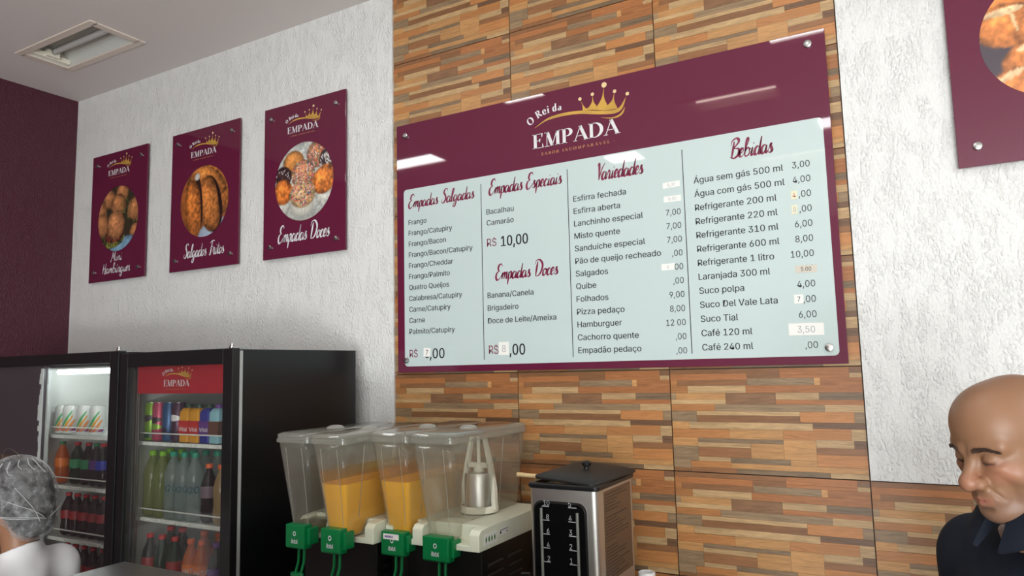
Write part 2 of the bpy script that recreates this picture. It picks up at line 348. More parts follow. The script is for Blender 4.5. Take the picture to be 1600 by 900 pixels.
def logo(parent, x, z, W, y, small=False):
    """crown emblem and wordmark; x, z = lower left of the big word, W = its width"""
    g = MB()
    L = lambda q: (x+q[0]*W, z+q[1]*W)
    def poly(top, bot, dy=0):
        a = smooth_pts(top, 5); b = smooth_pts(bot, 5); n = min(len(a), len(b))
        ia = np.linspace(0, len(a)-1, 40).round().astype(int); ib = np.linspace(0, len(b)-1, 40).round().astype(int)
        vs = [L(a[i]) for i in ia]+[L(b[i]) for i in ib]
        g.add([(p, y-dy, q) for p, q in vs], [(i, i+1, 40+i+1, 40+i) for i in range(39)])
    poly([(.031,.235),(.171,.309),(.308,.333),(.467,.332),(.636,.311),(.788,.277),(.924,.257),(.999,.268),(1.05,.323),(1.09,.385)],
         [(.031,.233),(.16,.285),(.28,.30),(.42,.302),(.57,.287),(.723,.253),(.886,.222),(.985,.222),(1.045,.268),(1.085,.383)])
    poly([(.797,.206),(.9,.184),(.97,.186),(1.02,.21),(1.065,.262)], [(.797,.205),(.9,.172),(.98,.17),(1.04,.2),(1.066,.26)])
    # crown body: spikes
    sp = [((.60,.325),(.655,.31),(.576,.44)), ((.66,.325),(.775,.315),(.717,.462)), ((.755,.32),(.885,.3),(.846,.528)), ((.87,.31),(.985,.265),(.958,.443))]
    for (a, b, tip) in sp:
        a, b, tip = map(np.array, (a, b, tip)); mid = (a+b)/2
        for side in (a, b):
            pts = smooth_pts([side, mid*.35+side*.2+tip*.45, tip], 6)
            ctr = [mid+(tip-mid)*t for t in np.linspace(0, 1, len(pts))]
            vs = [L(p) for p in pts]+[L(p) for p in ctr]; n = len(pts)
            g.add([(p, y-.0002, q) for p, q in vs], [(i, i+1, n+i+1, n+i) for i in range(n-1)])
    poly([(.60,.328),(.7,.335),(.85,.318),(.98,.28)], [(.60,.31),(.7,.305),(.85,.27),(.98,.262)])
    o1 = g.build('crown_emblem', GOLD, parent, smooth=0)
    b = MB()
    for (bx, bz, r) in ((.574,.447,.019), (.716,.469,.019), (.849,.541,.029), (.961,.449,.019), (1.096,.394,.019)):
        ring = [(x+(bx+r*math.cos(2*PI*i/16))*W, y-.0004, z+(bz+r*math.sin(2*PI*i/16))*W) for i in range(16)]
        b = MB(); b.add(ring, [tuple(range(16))]); b.build('crown_ball', GOLDP, parent, smooth=0)
    t = MB()
    hs = .158*W; ww = W/serif_len('EMPADA')
    serif_text(t, 'EMPADA', lambda q: (x+q[0]*ww, z+.004*W+q[1]*hs), y, 1.0)
    t.build('wordmark', WHITEINK, parent, smooth=0); t = MB()
    # "O Rei da" on a rising arc
    s = 'O Rei da'; tot = serif_len(s, .06); sc = .087*W
    path = smooth_pts([(-.017,.258),(.06,.312),(.15,.348),(.25,.362),(.36,.362)], 12); path = np.array(path)
    seg = np.r_[0, np.cumsum(np.linalg.norm(np.diff(path, axis=0), axis=1))]*W
    pen = 0
    for ch in s:
        u = (pen/tot)*seg[-1]; i = min(np.searchsorted(seg, u, side='right')-1, len(seg)-2)
        p = path[i]+(path[i+1]-path[i])*((u-seg[i])/(seg[i+1]-seg[i])); d = path[i+1]-path[i]; d = d/np.linalg.norm(d); nn = np.array([-d[1], d[0]])
        k = seg[-1]/tot
        def T(q, p=p, d=d, nn=nn): r = p*W+d*q[0]*k+nn*q[1]*sc*.95+nn*.012*W; return (x+r[0], z+r[1])
        serif_text(t, ch, T, y, 1.15 if not small else 1.4); pen += SERIF[ch][0]+.06
    t.build('motto', WHITEINK, parent, smooth=0)
    t2 = MB(); s = '. SABOR INCOMPARÁVEL .'; tot = serif_len(s, .28)
    serif_text(t2, s, lambda q: (x+.05*W+q[0]*.89*W/tot, z-.082*W+q[1]*.03*W), y, 1.5, .28)
    t2.build('tagline', pm('copper_ink', (170, 110, 78), .4), parent, smooth=0)

# ------------------------------------------------------------------ the room
XL, ZC, YF, XR = -2.907, 3.386, -6.5, 4.6
Z2, TH, TW = 1.4310, .3258, .57
WHITE_ST = stucco('white_stucco', (228, 227, 224), .72)
MAR_ST = stucco('maroon_stucco', (76, 25, 42), .7)
wall = struct(MB().box(XL-.15, XR+.15, .012, .16, 0, ZC+.1).build('wall_back', pm('mortar', (92, 78, 68), .9), smooth=0))
# printed wood-strip ceramic tile: one mesh, shared by every tile
K = {'o': (200,134,78), 'O': (216,162,102), 'b': (144,98,64), 'r': (184,116,68), 'd': (114,84,64), 'g': (156,136,108), 'G': (124,108,88), 'l': (206,176,130), 'B': (130,96,70)}
STR = [(0,0,.6,.05,'b'),(.6,0,.94,.07,'r'),(.94,0,1,.02,'b'),(0,.05,.43,.11,'r'),(.43,.05,.6,.1,'b'),(.43,.1,.77,.165,'g'),(.6,.07,.94,.1,'r'),(.94,.02,1,.06,'d'),(.94,.06,1,.1,'l'),
 (0,.11,.04,.165,'o'),(.04,.11,.43,.165,'b'),(.77,.1,.8,.165,'O'),(.8,.1,1,.165,'r'),(0,.165,.1,.235,'o'),(.1,.165,.42,.235,'l'),(.42,.165,1,.235,'r'),
 (0,.235,.03,.3,'g'),(.03,.235,.31,.3,'O'),(.31,.235,.574,.345,'B'),(.574,.235,.79,.3,'l'),(.79,.235,1,.3,'G'),(0,.3,.31,.345,'l'),(.574,.3,1,.345,'r'),
 (0,.345,.25,.41,'o'),(.25,.345,.813,.41,'g'),(.813,.345,1,.41,'l'),(0,.41,.145,.515,'g'),(.145,.41,.69,.45,'l'),(.145,.45,.69,.515,'b'),(.69,.41,.95,.505,'o'),(.95,.41,1,.505,'g'),
 (0,.515,.1,.585,'O'),(.1,.515,.75,.58,'l'),(.69,.505,.75,.515,'b'),(.75,.505,1,.56,'d'),(0,.585,.32,.67,'o'),(.1,.58,.32,.585,'o'),(.32,.58,.6,.67,'O'),(.6,.58,.93,.66,'o'),(.75,.56,.93,.58,'o'),(.93,.56,1,.66,'l'),
 (0,.67,.145,.75,'O'),(.145,.67,.6,.71,'G'),(.145,.71,.43,.755,'l'),(.43,.71,.6,.85,'O'),(.6,.66,.76,.85,'O'),(.76,.66,.94,.73,'l'),(.94,.66,1,.73,'d'),(.76,.73,1,.79,'b'),
 (0,.75,.145,.885,'g'),(.145,.755,.43,.85,'b'),(.76,.79,1,.9,'o'),(.145,.85,.32,.89,'l'),(.32,.85,.63,.9,'G'),(.63,.85,.76,.9,'O'),(0,.885,.1,.96,'g'),(.1,.89,.32,.95,'o'),(.32,.9,1,.95,'O'),
 (0,.96,.1,1,'b'),(.1,.95,.35,1,'b'),(.35,.95,.82,1,'G'),(.82,.95,1,1,'l')]
def wood_material():
    M = pm('printed_wood_tile', (255, 255, 255), .42, attr='Col'); nt = M.node_tree; b = nt.nodes['Principled BSDF']
    a = [n for n in nt.nodes if n.type == 'ATTRIBUTE'][0]
    tc = nt.nodes.new('ShaderNodeTexCoord'); mp = nt.nodes.new('ShaderNodeMapping'); mp.inputs['Scale'].default_value = (2.6, 1, 30)
    nt.links.new(tc.outputs['Object'], mp.inputs[0])
    oi = nt.nodes.new('ShaderNodeObjectInfo'); cx = nt.nodes.new('ShaderNodeCombineXYZ')
    nt.links.new(oi.outputs['Random'], cx.inputs[1])
    # keep the same print on every tile but shift the grain with the strip colour so neighbours differ
    vm = nt.nodes.new('ShaderNodeVectorMath'); vm.operation = 'MULTIPLY_ADD'; nt.links.new(a.outputs['Color'], vm.inputs[0]); vm.inputs[1].default_value = (9, 5, 23); nt.links.new(mp.outputs[0], vm.inputs[2])
    n = nt.nodes.new('ShaderNodeTexNoise'); n.inputs['Scale'].default_value = 5; n.inputs['Detail'].default_value = 6; n.inputs['Roughness'].default_value = .65; n.inputs['Distortion'].default_value = .8
    nt.links.new(vm.outputs[0], n.inputs['Vector'])
    # greyer strips carry coarser dark figure: use saturation as the weight
    sp = nt.nodes.new('ShaderNodeSeparateColor'); sp.mode = 'HSV'; nt.links.new(a.outputs['Color'], sp.inputs[0])
    mr = nt.nodes.new('ShaderNodeMapRange'); mr.inputs[1].default_value = .35; mr.inputs[2].default_value = .85; mr.inputs[3].default_value = 1.0; mr.inputs[4].default_value = .5
    nt.links.new(sp.outputs[1], mr.inputs[0])
    cen = nt.nodes.new('ShaderNodeMapRange'); cen.inputs[1].default_value = .3; cen.inputs[2].default_value = .7; cen.inputs[3].default_value = -.50; cen.inputs[4].default_value = .42
    nt.links.new(n.outputs[0], cen.inputs[0])
    mu = nt.nodes.new('ShaderNodeMath'); mu.operation = 'MULTIPLY_ADD'; nt.links.new(cen.outputs[0], mu.inputs[0]); nt.links.new(mr.outputs[0], mu.inputs[1]); mu.inputs[2].default_value = 1
    sc = nt.nodes.new('ShaderNodeVectorMath'); sc.operation = 'SCALE'; nt.links.new(a.outputs['Color'], sc.inputs[0]); nt.links.new(mu.outputs[0], sc.inputs['Scale'])
    nt.links.new(sc.outputs[0], b.inputs['Base Color'])
    bp = nt.nodes.new('ShaderNodeBump'); bp.inputs['Strength'].default_value = .25; bp.inputs['Distance'].default_value = .001
    nt.links.new(n.outputs[0], bp.inputs['Height']); nt.links.new(bp.outputs[0], b.inputs['Normal'])
    return M
tb = MB(); G_ = .0014
tb.box(G_, TW-G_, .001, .011, G_, TH-G_, lin((120, 84, 58)))
for (u0, v0, u1, v1, k) in STR:
    c = (np.array(K[k], float)*.74+np.array((158, 108, 64))*.26)*.93*rng.uniform(.95, 1.05); h = rng.uniform(0, .0011); e = .00025
    x0, x1, z1, z0 = max(u0*TW, G_)+e, min(u1*TW, TW-G_)-e, min((1-v0)*TH, TH-G_)-e, max((1-v1)*TH, G_)+e
    if u1-u0 > .33:   # long strips vary a little in tone along their length
        tb.box(x0, x1, -h, .0012, z0, z1, lin(np.clip(c, 0, 255)))
    else: tb.box(x0, x1, -h, .0012, z0, z1, lin(np.clip(c*rng.uniform(.96, 1.04), 0, 255)))
tile0 = tb.build('tile', wood_material(), wall, smooth=0)
spots = [(-TW+TW*i, Z2+TH*k) for i in range(3) for k in range(-4, 6)]+[(2*TW+TW*i, Z2+TH*k) for i in range(6) for k in range(-4, 0)]
for i, (x, z) in enumerate(spots):
    o = tile0 if i == 0 else tile0.copy()
    if i: COL.objects.link(o)
    o.location = (x, 0, z)
MB().box(XL, -TW, -.008, .012, 0, ZC).build('plaster', WHITE_ST, wall, smooth=0)
MB().box(2*TW+.002, XR, -.008, .012, Z2+.002, ZC).build('plaster', WHITE_ST, wall, smooth=0)
struct(MB().box(-TW, XR, -.012, .012, 0, Z2-4*TH).build('baseboard_back', pm('granite', (70, 66, 64), .3), smooth=0))
struct(MB().box(XL-.15, XL, YF, .012, 0, ZC+.1).build('wall_left', MAR_ST, smooth=0))
struct(MB().box(XR, XR+.15, YF, .012, 0, ZC+.1).build('wall_right', WHITE_ST, smooth=0))
struct(MB().box(XL-.15, 1.3, YF-.15, YF, 0, ZC+.1).box(1.3, XR+.15, YF-.15, YF, 2.6, ZC+.1).build('wall_front', WHITE_ST, smooth=0))
fl = struct(MB().box(XL-.15, XR+.15, YF-3, .16, -.12, 0).build('floor', pm('floor_slab', (150, 140, 128), .6), smooth=0))
fm = MB().box(.002, .598, .002, .598, 0, .004).build('tile', pm('floor_ceramic', (200, 197, 190), .25, var=(6, .06, (1, 1, 1))), fl, smooth=0)
first = True
for i in range(13):
    for j in range(11):
        o = fm if first else fm.copy()
        if not first: COL.objects.link(o)
        first = False; o.location = (XL+.6*i if i < 13 else 0, YF+.6*j, 0)
        if XL+.6*i > XR-.6+.2: o.location.x = XR-.6
        if o.location.y > -.6: o.location.y = -.6
# ceiling with a real opening for each recessed fitting
CEIL = pm('ceiling_paint', (218, 209, 206), .8, bump=(30, .05, .002, (1, 1, 1), 0))
FIX = [(-2.475, -1.905, -.515, -.305, 'off'), (-2.33, -1.80, -2.25, -2.03, 'led'), (-.81, -.54, -1.46, -1.19, 'led'), (.74, 1.01, -1.46, -1.19, 'led'),
       (-.75, -.48, -3.09, -2.84, 'led'), (.80, 1.07, -3.09, -2.84, 'led'), (.10, .67, -2.25, -2.05, 'tube'), (.21, .78, -3.82, -3.62, 'tube')]
xs = sorted({XL-.15, XR+.15}|{f[0] for f in FIX}|{f[1] for f in FIX}); ys = sorted({YF, .012}|{f[2] for f in FIX}|{f[3] for f in FIX})
cb = MB(); hole = lambda x, y: any(f[0] < x < f[1] and f[2] < y < f[3] for f in FIX)
vid = {}
for i in range(len(xs)-1):
    for j in range(len(ys)-1):
        if not hole((xs[i]+xs[i+1])/2, (ys[j]+ys[j+1])/2):
            q = []
            for p in ((xs[i], ys[j]), (xs[i+1], ys[j]), (xs[i+1], ys[j+1]), (xs[i], ys[j+1])):
                if p not in vid: vid[p] = len(cb.v); cb.v.append((p[0], p[1], ZC)); cb.c.append(None)
                q.append(vid[p])
            cb.f.append(tuple(q))
ce = cb.build('ceiling', CEIL, smooth=0); struct(ce)
ce_s = ce.modifiers.new('thick', 'SOLIDIFY'); ce_s.thickness = .03; ce_s.offset = 1
if ce.data.polygons[0].normal.z < 0: ce_s.offset = -1
struct(MB().box(XL-.15, XR+.15, YF, .16, ZC+.2, ZC+.3).build('trim_1', CEIL, smooth=0))   # slab above the suspended ceiling
LEDM = pm('lit_panel', (250, 254, 255), .5, emit=LED); TUBEM = pm('lit_tube', (255, 236, 220), .5, emit=LED*.6)
HOUS = pm('white_enamel', (206, 204, 198), .45); FRM = pm('fixture_rim', (222, 208, 196), .5)
NAMES = ['recessed ceiling light with bare unlit tube above the leftmost menu poster', 'lit ceiling light over the room seen mirrored at the left end of the menu board',
 'square lit ceiling panel mirrored on the menu board top edge left of the crown', 'square lit ceiling panel mirrored at the top right corner of the menu board',
 'square lit ceiling panel mirrored above the Variedades heading', 'square lit ceiling panel mirrored at the right edge of the menu board', 'single tube ceiling light mirrored right of the crown on the menu board',
 'single tube ceiling light mirrored faintly under the Bebidas heading']
for (x0, x1, y0, y1, kind), lb in zip(FIX, NAMES):
    t = thing('ceiling_light', lb, 'light', ((x0+x1)/2, (y0+y1)/2, ZC))
    h = .012; r = MB()
    for a in ((x0-.035, x1+.035, y0-.03, y0+.004), (x0-.035, x1+.035, y1-.004, y1+.03), (x0-.035, x0+.004, y0, y1), (x1-.004, x1+.035, y0, y1)): r.box(*a, ZC-.006, ZC+.002)
    r.build('rim', FRM, t, smooth=0)
    if kind == 'led':
        MB().box(x0+.003, x1-.003, y0+.003, y1-.003, ZC+.004, ZC+.02).build('diffuser', LEDM, t, smooth=0)
    else:
        D = .085; b = MB(); ym = (y0+y1)/2; n = 10    # open housing: folded reflector, ends, one tube between two holders
        prof = [(y0+.003, ZC), (y0+.02, ZC+.05), (ym-.035, ZC+D), (ym, ZC+D-.03), (ym+.035, ZC+D), (y1-.02, ZC+.05), (y1-.003, ZC)]
        b.rings([[(x, a, z) for a, z in prof]+[(x, a, z+.004) for a, z in reversed(prof)] for x in (x0+.002, x1-.002)], True)
        b.box(x0+.001, x0+.008, y0, y1, ZC, ZC+D+.004); b.box(x1-.008, x1-.001, y0, y1, ZC, ZC+D+.004)
        b.build('reflector', HOUS, t, smooth=30)
        e = MB().box(x0+.008, x0+.035, y0+.01, y1-.01, ZC+.004, ZC+.03).box(x0+.03, x0+.06, ym-.03, ym+.03, ZC+.006, ZC+.04)
        e.build('end_cap', pm('cream_plastic', (236, 230, 214), .5), t, bevel=.002)
        MB().lathe([(.013, x0+.06), (.013, x1-.015)], (0, ym, ZC+.03), 14, 'x').build('tube', TUBEM if kind == 'tube' else pm('frosted_tube', (196, 192, 190), .35), t)
        MB().lathe([(.014, x0+.05), (.014, x0+.075)], (0, ym, ZC+.03), 14, 'x').build('tube_cap', CHROME, t)

# ------------------------------------------------------------------ menu board
YB = -.030
def standoffs(parent, pts, r=.0125):
    for (x, z) in pts:
        s = MB().lathe([(r*.8, YB+.002), (r*.8, -.004)], (x, 0, z), 14, 'y'); s.lathe([(0.0001, YB-.0085), (r*.6, YB-.0085), (r*.92, YB-.007), (r, YB-.004), (r, YB)], (x, 0, z), 18, 'y', cap=False)
        s.build('standoff', CHROME, parent)
mx0, mx1, mz0, mz1 = -.531, 1.1095, 1.7645, 2.7785
mt = thing('menu_board', 'large maroon glossy menu board with pale price panel and gold crown', 'sign', ((mx0+mx1)/2, YB, mz0))
MB().box(mx0, mx1, YB, YB+.010, mz0, mz1).build('board', MAROON, mt, bevel=.0012)
p0 = MB().rrect(-.4955, 1.087, 1.7885, 2.504, .014, YB-.0006, YB+.001, 6).build('price_panel', PANELW, mt)
standoffs(mt, [tuple(at(634, 213, YB).xz), tuple(at(1262, 69, YB).xz), tuple(at(636, 563, YB).xz), tuple(at(1296, 543, YB).xz)])
logo(mt, .1027, 2.5715, .3413, YB-.0008)
YT = YB-.0011
dv = MB()
for x in (-.125, .239, .656): MB().box(x-.0013, x+.0013, YT, YB, 1.806, 2.476).build('column_divider', INK, mt, smooth=0)
CH = .0202
def column(items, p_first, p_last, ref, ref_x, name):
    a = at(*p_first, YB); b = at(*p_last, YB); n = len(items); t = MB()
    k = (at(ref_x[0], ref_x[1], YB).x-a.x)/(glyphs(items[ref])[2])
    for i, s in enumerate(items):
        t = MB(); text(t, s, (a.x+b.x)/2, a.z+(b.z-a.z)*i/(n-1), CH, xs=k/CH, y=YT, bold=.017)
        t.build(name, INK, mt, smooth=0)
column(['Frango', 'Frango/Catupiry', 'Frango/Bacon', 'Frango/Bacon/Catupiry', 'Frango/Cheddar', 'Frango/Palmito', 'Quatro Queijos', 'Calabresa/Catupiry', 'Carne/Catupiry', 'Carne', 'Palmito/Catupiry'],
       (639, 351.8), (639.7, 522.2), 3, (739, 395), 'item_name')
column(['Bacalhau', 'Camarão'], (760.5, 335.5), (760.5, 352.8), 0, (802.9, 330), 'item_name')
column(['Banana/Canela', 'Brigadeiro', 'Doce de Leite/Ameixa'], (762.3, 465.9), (762.4, 505.6), 2, (869.7, 500), 'item_name')
column(['Esfirra fechada', 'Esfirra aberta', 'Lanchinho especial', 'Misto quente', 'Sanduíche especial', 'Pão de queijo recheado', 'Salgados', 'Quibe', 'Folhados', 'Pizza pedaço', 'Hamburguer', 'Cachorro quente', 'Empadão pedaço'],
       (896, 315.4), (903.8, 552), 5, (1032.9, 398), 'item_name')
column(['Água sem gás 500 ml', 'Água com gás 500 ml', 'Refrigerante 200 ml', 'Refrigerante 220 ml', 'Refrigerante 310 ml', 'Refrigerante 600 ml', 'Refrigerante 1 litro', 'Laranjada 300 ml', 'Suco polpa', 'Suco Del Vale Lata', 'Suco Tial', 'Café 120 ml', 'Café 240 ml'],
       (1084.3, 287), (1097.3, 547.7), 0, (1224, 268), 'item_name')
def prices(lst, first, last, i0, i1):
    a = at(*first, YB); b = at(*last, YB); t = MB()
    k = .88
    for i, s in enumerate(lst):
        if s:
            t = MB(); f = (i-i0)/(i1-i0); text(t, s, a.x+(b.x-a.x)*f, a.z+(b.z-a.z)*f, CH*.98, xs=k, y=YT, bold=.006, right=True)
            t.build('price', BLACKINK, mt, smooth=0)
prices(['', '', '7,00', '7,00', '7,00', ',00', '00', ',00', '9,00', '8,00', '12 00', ',00', ',00'], (1063.7, 334.5), (1073.8, 552), 2, 12)
prices(['3,00', '4,00', ',00', ',00', '6,00', '8,00', '10,00', '5.00', '4,00', ',00', '6,00', '', ',00'], (1265.3, 259.5), (1278.4, 543.6), 0, 12)
big = MB()
def bigp(mb, s, p, h, x1, bold=.02): a = at(*p, YB); text(mb, s, a.x, a.z, h, width=at(x1, p[1], YB).x-a.x, y=YT, bold=bold)
bigp(big, '10,00', (783, 385), .038, 824.8, .026); big.build('price', BLACKINK, mt, smooth=0); big = MB(); bigp(big, '6', (664, 559.5), .036, 671, .01); bigp(big, ',00', (671.8, 560), .038, 694.5, .02)
big.build('price', BLACKINK, mt, smooth=0); big = MB(); bigp(big, ',00', (796.5, 554.5), .039, 820.4, .02)
big.build('price', BLACKINK, mt, smooth=0)
for a_ in (((761.3, 385.8), .030, 776), ((640.4, 558.6), .030, 653), ((764.3, 553.2), .031, 779)):
    rs = MB(); bigp(rs, 'R$', *a_, 0); rs.build('currency_mark', MARINK, mt, smooth=0)
def head(s, pl, xr, xh, y=YT):
    a = at(*pl, YB); b = at(xr, pl[1], YB); hd = MB(); script_text(hd, s, a.x, b.x, a.z, xh, y); hd.build('heading', MARINK, mt, smooth=0)
head('Empadas Salgadas', (638, 325.5), 741, .0235); head('Empadas Especiais', (763.5, 304.5), 878, .025); head('Empadas Doces', (774, 437), 872, .0245)
head('Variedades', (931.5, 282), 1005, .0265); head('Bebidas', (1140, 248), 1208, .0265)
# hand-written price stickers stuck over the panel: each its own part
def sticker(box, txt='', tcol=None, mat=PAPER, rot=0, col='handwriting'):
    a = at(box[0], box[3], YT); b = at(box[2], box[1], YT); cx, cz = (a.x+b.x)/2, (a.z+b.z)/2; wd, hg = abs(b.x-a.x), abs(b.z-a.z)
    Mx = Matrix.Translation((cx, 0, cz)) @ Matrix.Rotation(rot, 4, 'Y')
    s = MB().box(-wd/2, wd/2, YT-.0012, YT-.0002, -hg/2, hg/2, M=Mx).build('price_sticker', mat, mt, smooth=0)
    if txt:
        t = MB(); W = glyphs(txt)[2]; h = hg*.55; text(t, txt, -W*h*.42, -h*.5, h, xs=.84, y=YT-.0016, bold=.012)
        t.v = [tuple(Mx @ Vector(v)) for v in t.v]; t.build('handwriting', tcol, s, smooth=0)
GH = pm('faint_pencil', (178, 178, 180), .7); YEL = pm('yellowed_paper', (226, 220, 190), .7)
sticker((1036, 282, 1062, 295), '8,00', GH, rot=-.03); sticker((1037.5, 304, 1064, 317), '8,00', GH, rot=.02)
sticker((1034, 411, 1054, 423), '6', GH); sticker((662, 543.5, 672.5, 557.5), '7', BLACKINK, rot=.05); sticker((780, 534, 795, 555), '8', GH)
sticker((1236.5, 297.5, 1245, 312), '4', pm('red_pencil', (190, 120, 110), .7), YEL); sticker((1237.5, 320, 1245.5, 335), '8', GH, YEL)
sticker((1243, 413, 1276, 427), '5.00', BLACKINK, pm('grey_beige_paper', (205, 196, 182), .7), rot=.03); sticker((1241.5, 460, 1255, 474.5), '7', BLACKINK)
sticker((1233, 503.5, 1287, 525), '3,50', GH, rot=.02)

# ------------------------------------------------------------------ posters with a round printed photograph
N = 150
gy, gx = np.mgrid[0:N, 0:N]; GX = (gx/(N-1))*2-1; GZ = 1-(gy/(N-1))*2     # picture coordinates -1..1, z up
_nz = rng.normal(size=(N, N))
def soft(n_=3):
    a = _nz.copy()
    for _ in range(n_): a = (a+np.roll(a, 1, 0)+np.roll(a, -1, 0)+np.roll(a, 1, 1)+np.roll(a, -1, 1))/5
    return a/a.std()
SOFT = soft(3); SOFT2 = soft(12)
def blob(img, cx, cz, rx, rz, ang, col, edge=.45, hl=.25, tex=.05, p=2):
    c, s = math.cos(ang), math.sin(ang); u = ((GX-cx)*c+(GZ-cz)*s)/rx; v = (-(GX-cx)*s+(GZ-cz)*c)/rz
    d = (np.abs(u)**p+np.abs(v)**p)**(1/p); mk = np.clip((1-d)*14, 0, 1)
    sh = 1-edge*np.clip(d, 0, 1)**3+hl*np.exp(-((u+.25)**2+(v-.4)**2)*6)+tex*SOFT2+tex*.5*SOFT
    C = np.array(col, float)[None, None]*sh[..., None]
    img[:] = img*(1-mk[..., None])+C*mk[..., None]
def sprinkle(img, cx, cz, r, n, cols, sz=.02):
    for _ in range(n):
        a = rng.uniform(0, 2*PI); q = r*math.sqrt(rng.uniform()); x, z = cx+q*math.cos(a), cz+q*math.sin(a)*.85; th = rng.uniform(0, PI)
        c, s = math.cos(th), math.sin(th); u = ((GX-x)*c+(GZ-z)*s)/(sz*1.8); v = (-(GX-x)*s+(GZ-z)*c)/(sz*.8)
        mk = np.clip((1-np.sqrt(u*u+v*v))*3, 0, 1)[..., None]; img[:] = img*(1-mk)+np.array(cols[rng.integers(len(cols))], float)*mk
def img0(c): return np.ones((N, N, 3))*np.array(c, float)
SPR = [(232, 120, 130), (240, 220, 200), (90, 120, 90), (200, 60, 60), (240, 170, 90), (70, 80, 110)]
def pic_cups():
    im = img0((178, 176, 166)); blob(im, 0, .1, 1.3, 1.1, 0, (200, 202, 196), .2, 0)
    blob(im, -.35, .5, .38, .34, 0, (214, 140, 70)); blob(im, .45, .62, .36, .36, .3, (190, 130, 90)); sprinkle(im, .45, .62, .33, 130, SPR)
    blob(im, -.72, .2, .32, .28, 0, (52, 30, 32), .4, .3); sprinkle(im, -.72, .2, .28, 40, [(200, 190, 190), (90, 60, 60)])
    blob(im, .82, .42, .3, .32, 0, (44, 26, 30), .4, .3); sprinkle(im, .8, .42, .26, 60, [(220, 210, 210), (240, 240, 230)])
    blob(im, -.02, .18, .42, .38, 0, (206, 150, 110)); sprinkle(im, -.02, .2, .38, 190, SPR)
    for (x, z) in ((-.75, -.45), (.72, -.35)): blob(im, x, z-.12, .3, .26, 0, (218, 216, 206), .3, .1)
    blob(im, -.72, -.2, .36, .34, 0, (214, 118, 50), .35, .3, .1); blob(im, .7, -.05, .44, .36, .5, (216, 122, 54), .35, .3, .1)
    blob(im, -.05, -.6, .42, .3, 0, (226, 224, 212), .3, .1, 0)
    for k in range(16): blob(im, -.4+.05*k, -.72, .008, .16, 0, (190, 186, 172), 0, 0, 0)
    blob(im, -.04, -.33, .46, .36, 0, (222, 180, 130), .35, .2); sprinkle(im, -.04, -.28, .4, 210, SPR+[(30, 60, 70)]); return im
def pic_sausages():
    im = img0((150, 90, 50)); blob(im, .5, -1.0, .9, .45, .2, (170, 186, 206), .2, 0, .02)
    blob(im, .55, .45, .5, .95, .45, (186, 112, 52), .5, .3, .08, 2.4); blob(im, -.8, .0, .3, 1.0, 0, (150, 84, 38), .5, .2)
    blob(im, .1, .62, .9, .36, -.5, (192, 118, 56), .5, .35, .08, 2.4)
    blob(im, .33, -.12, .42, .85, .22, (30, 16, 12), .2, 0, 0); blob(im, .22, -.1, .4, .82, .25, (192, 116, 56), .5, .35, .08, 2.6)
    blob(im, -.22, .0, .16, .8, .1, (40, 22, 16), .1, 0, 0); blob(im, -.45, -.18, .34, .86, .1, (196, 112, 48), .5, .35, .08, 2.6)
    blob(im, -.3, .72, .12, .1, .6, (214, 208, 200), .2, 0, 0); return im
def pic_burgers():
    im = img0((52, 46, 30))
    for (x, z, r) in ((-.45, .62, .33), (.2, .78, .32), (-.85, .3, .3), (.85, .2, .4), (-.8, -.15, .42), (.9, -.5, .3), (.02, .4, .4)):
        blob(im, x, z-.1, r, r*.8, 0, (92, 96, 44), .4, 0, .2); blob(im, x, z, r, r*.92, 0, (176, 116, 72), .45, .3, .05)
    sprinkle(im, .4, .35, .3, 40, [(80, 104, 48), (40, 36, 24)]); blob(im, .25, -.9, .7, .28, .3, (120, 160, 186), .3, .2)
    blob(im, -.2, -.62, .58, .28, .1, (110, 112, 50), .4, .1, .25); blob(im, -.15, -.52, .5, .22, .1, (120, 56, 40), .4, .1, .2)
    blob(im, -.1, -.2, .47, .46, 0, (190, 126, 80), .45, .35, .05); return im
def pic_rolls():
    im = img0((70, 60, 70))
    for (x, z, rx, rz, a) in ((-.1, .9, .5, .3, 0), (.75, .8, .4, .3, 0), (-.6, .62, .36, .3, .4), (.3, .6, .42, .32, -.1), (.9, .25, .3, .3, 0), (-.62, .22, .46, .36, 0), (.3, .1, .3, .24, .3), (-.15, -.38, .62, .42, .15), (.75, -.2, .4, .4, .2), (-.6, -.75, .4, .3, .3), (.35, -.85, .5, .3, -.2)):
        blob(im, x, z, rx, rz, a, (214, 128, 66), .35, .3, .07); blob(im, x-.05, z+rz*.62, rx*.6, rz*.18, a+.1, (236, 198, 150), .1, .1, .05)
    for (x, z, a) in ((-.3, -.42, 1.5), (.05, -.5, 1.2), (-.1, -.15, .2), (-.55, .3, 1.8), (-.1, -.66, .2)): blob(im, x, z, .22, .025, a, (240, 204, 150), .2, 0, 0)
    return im
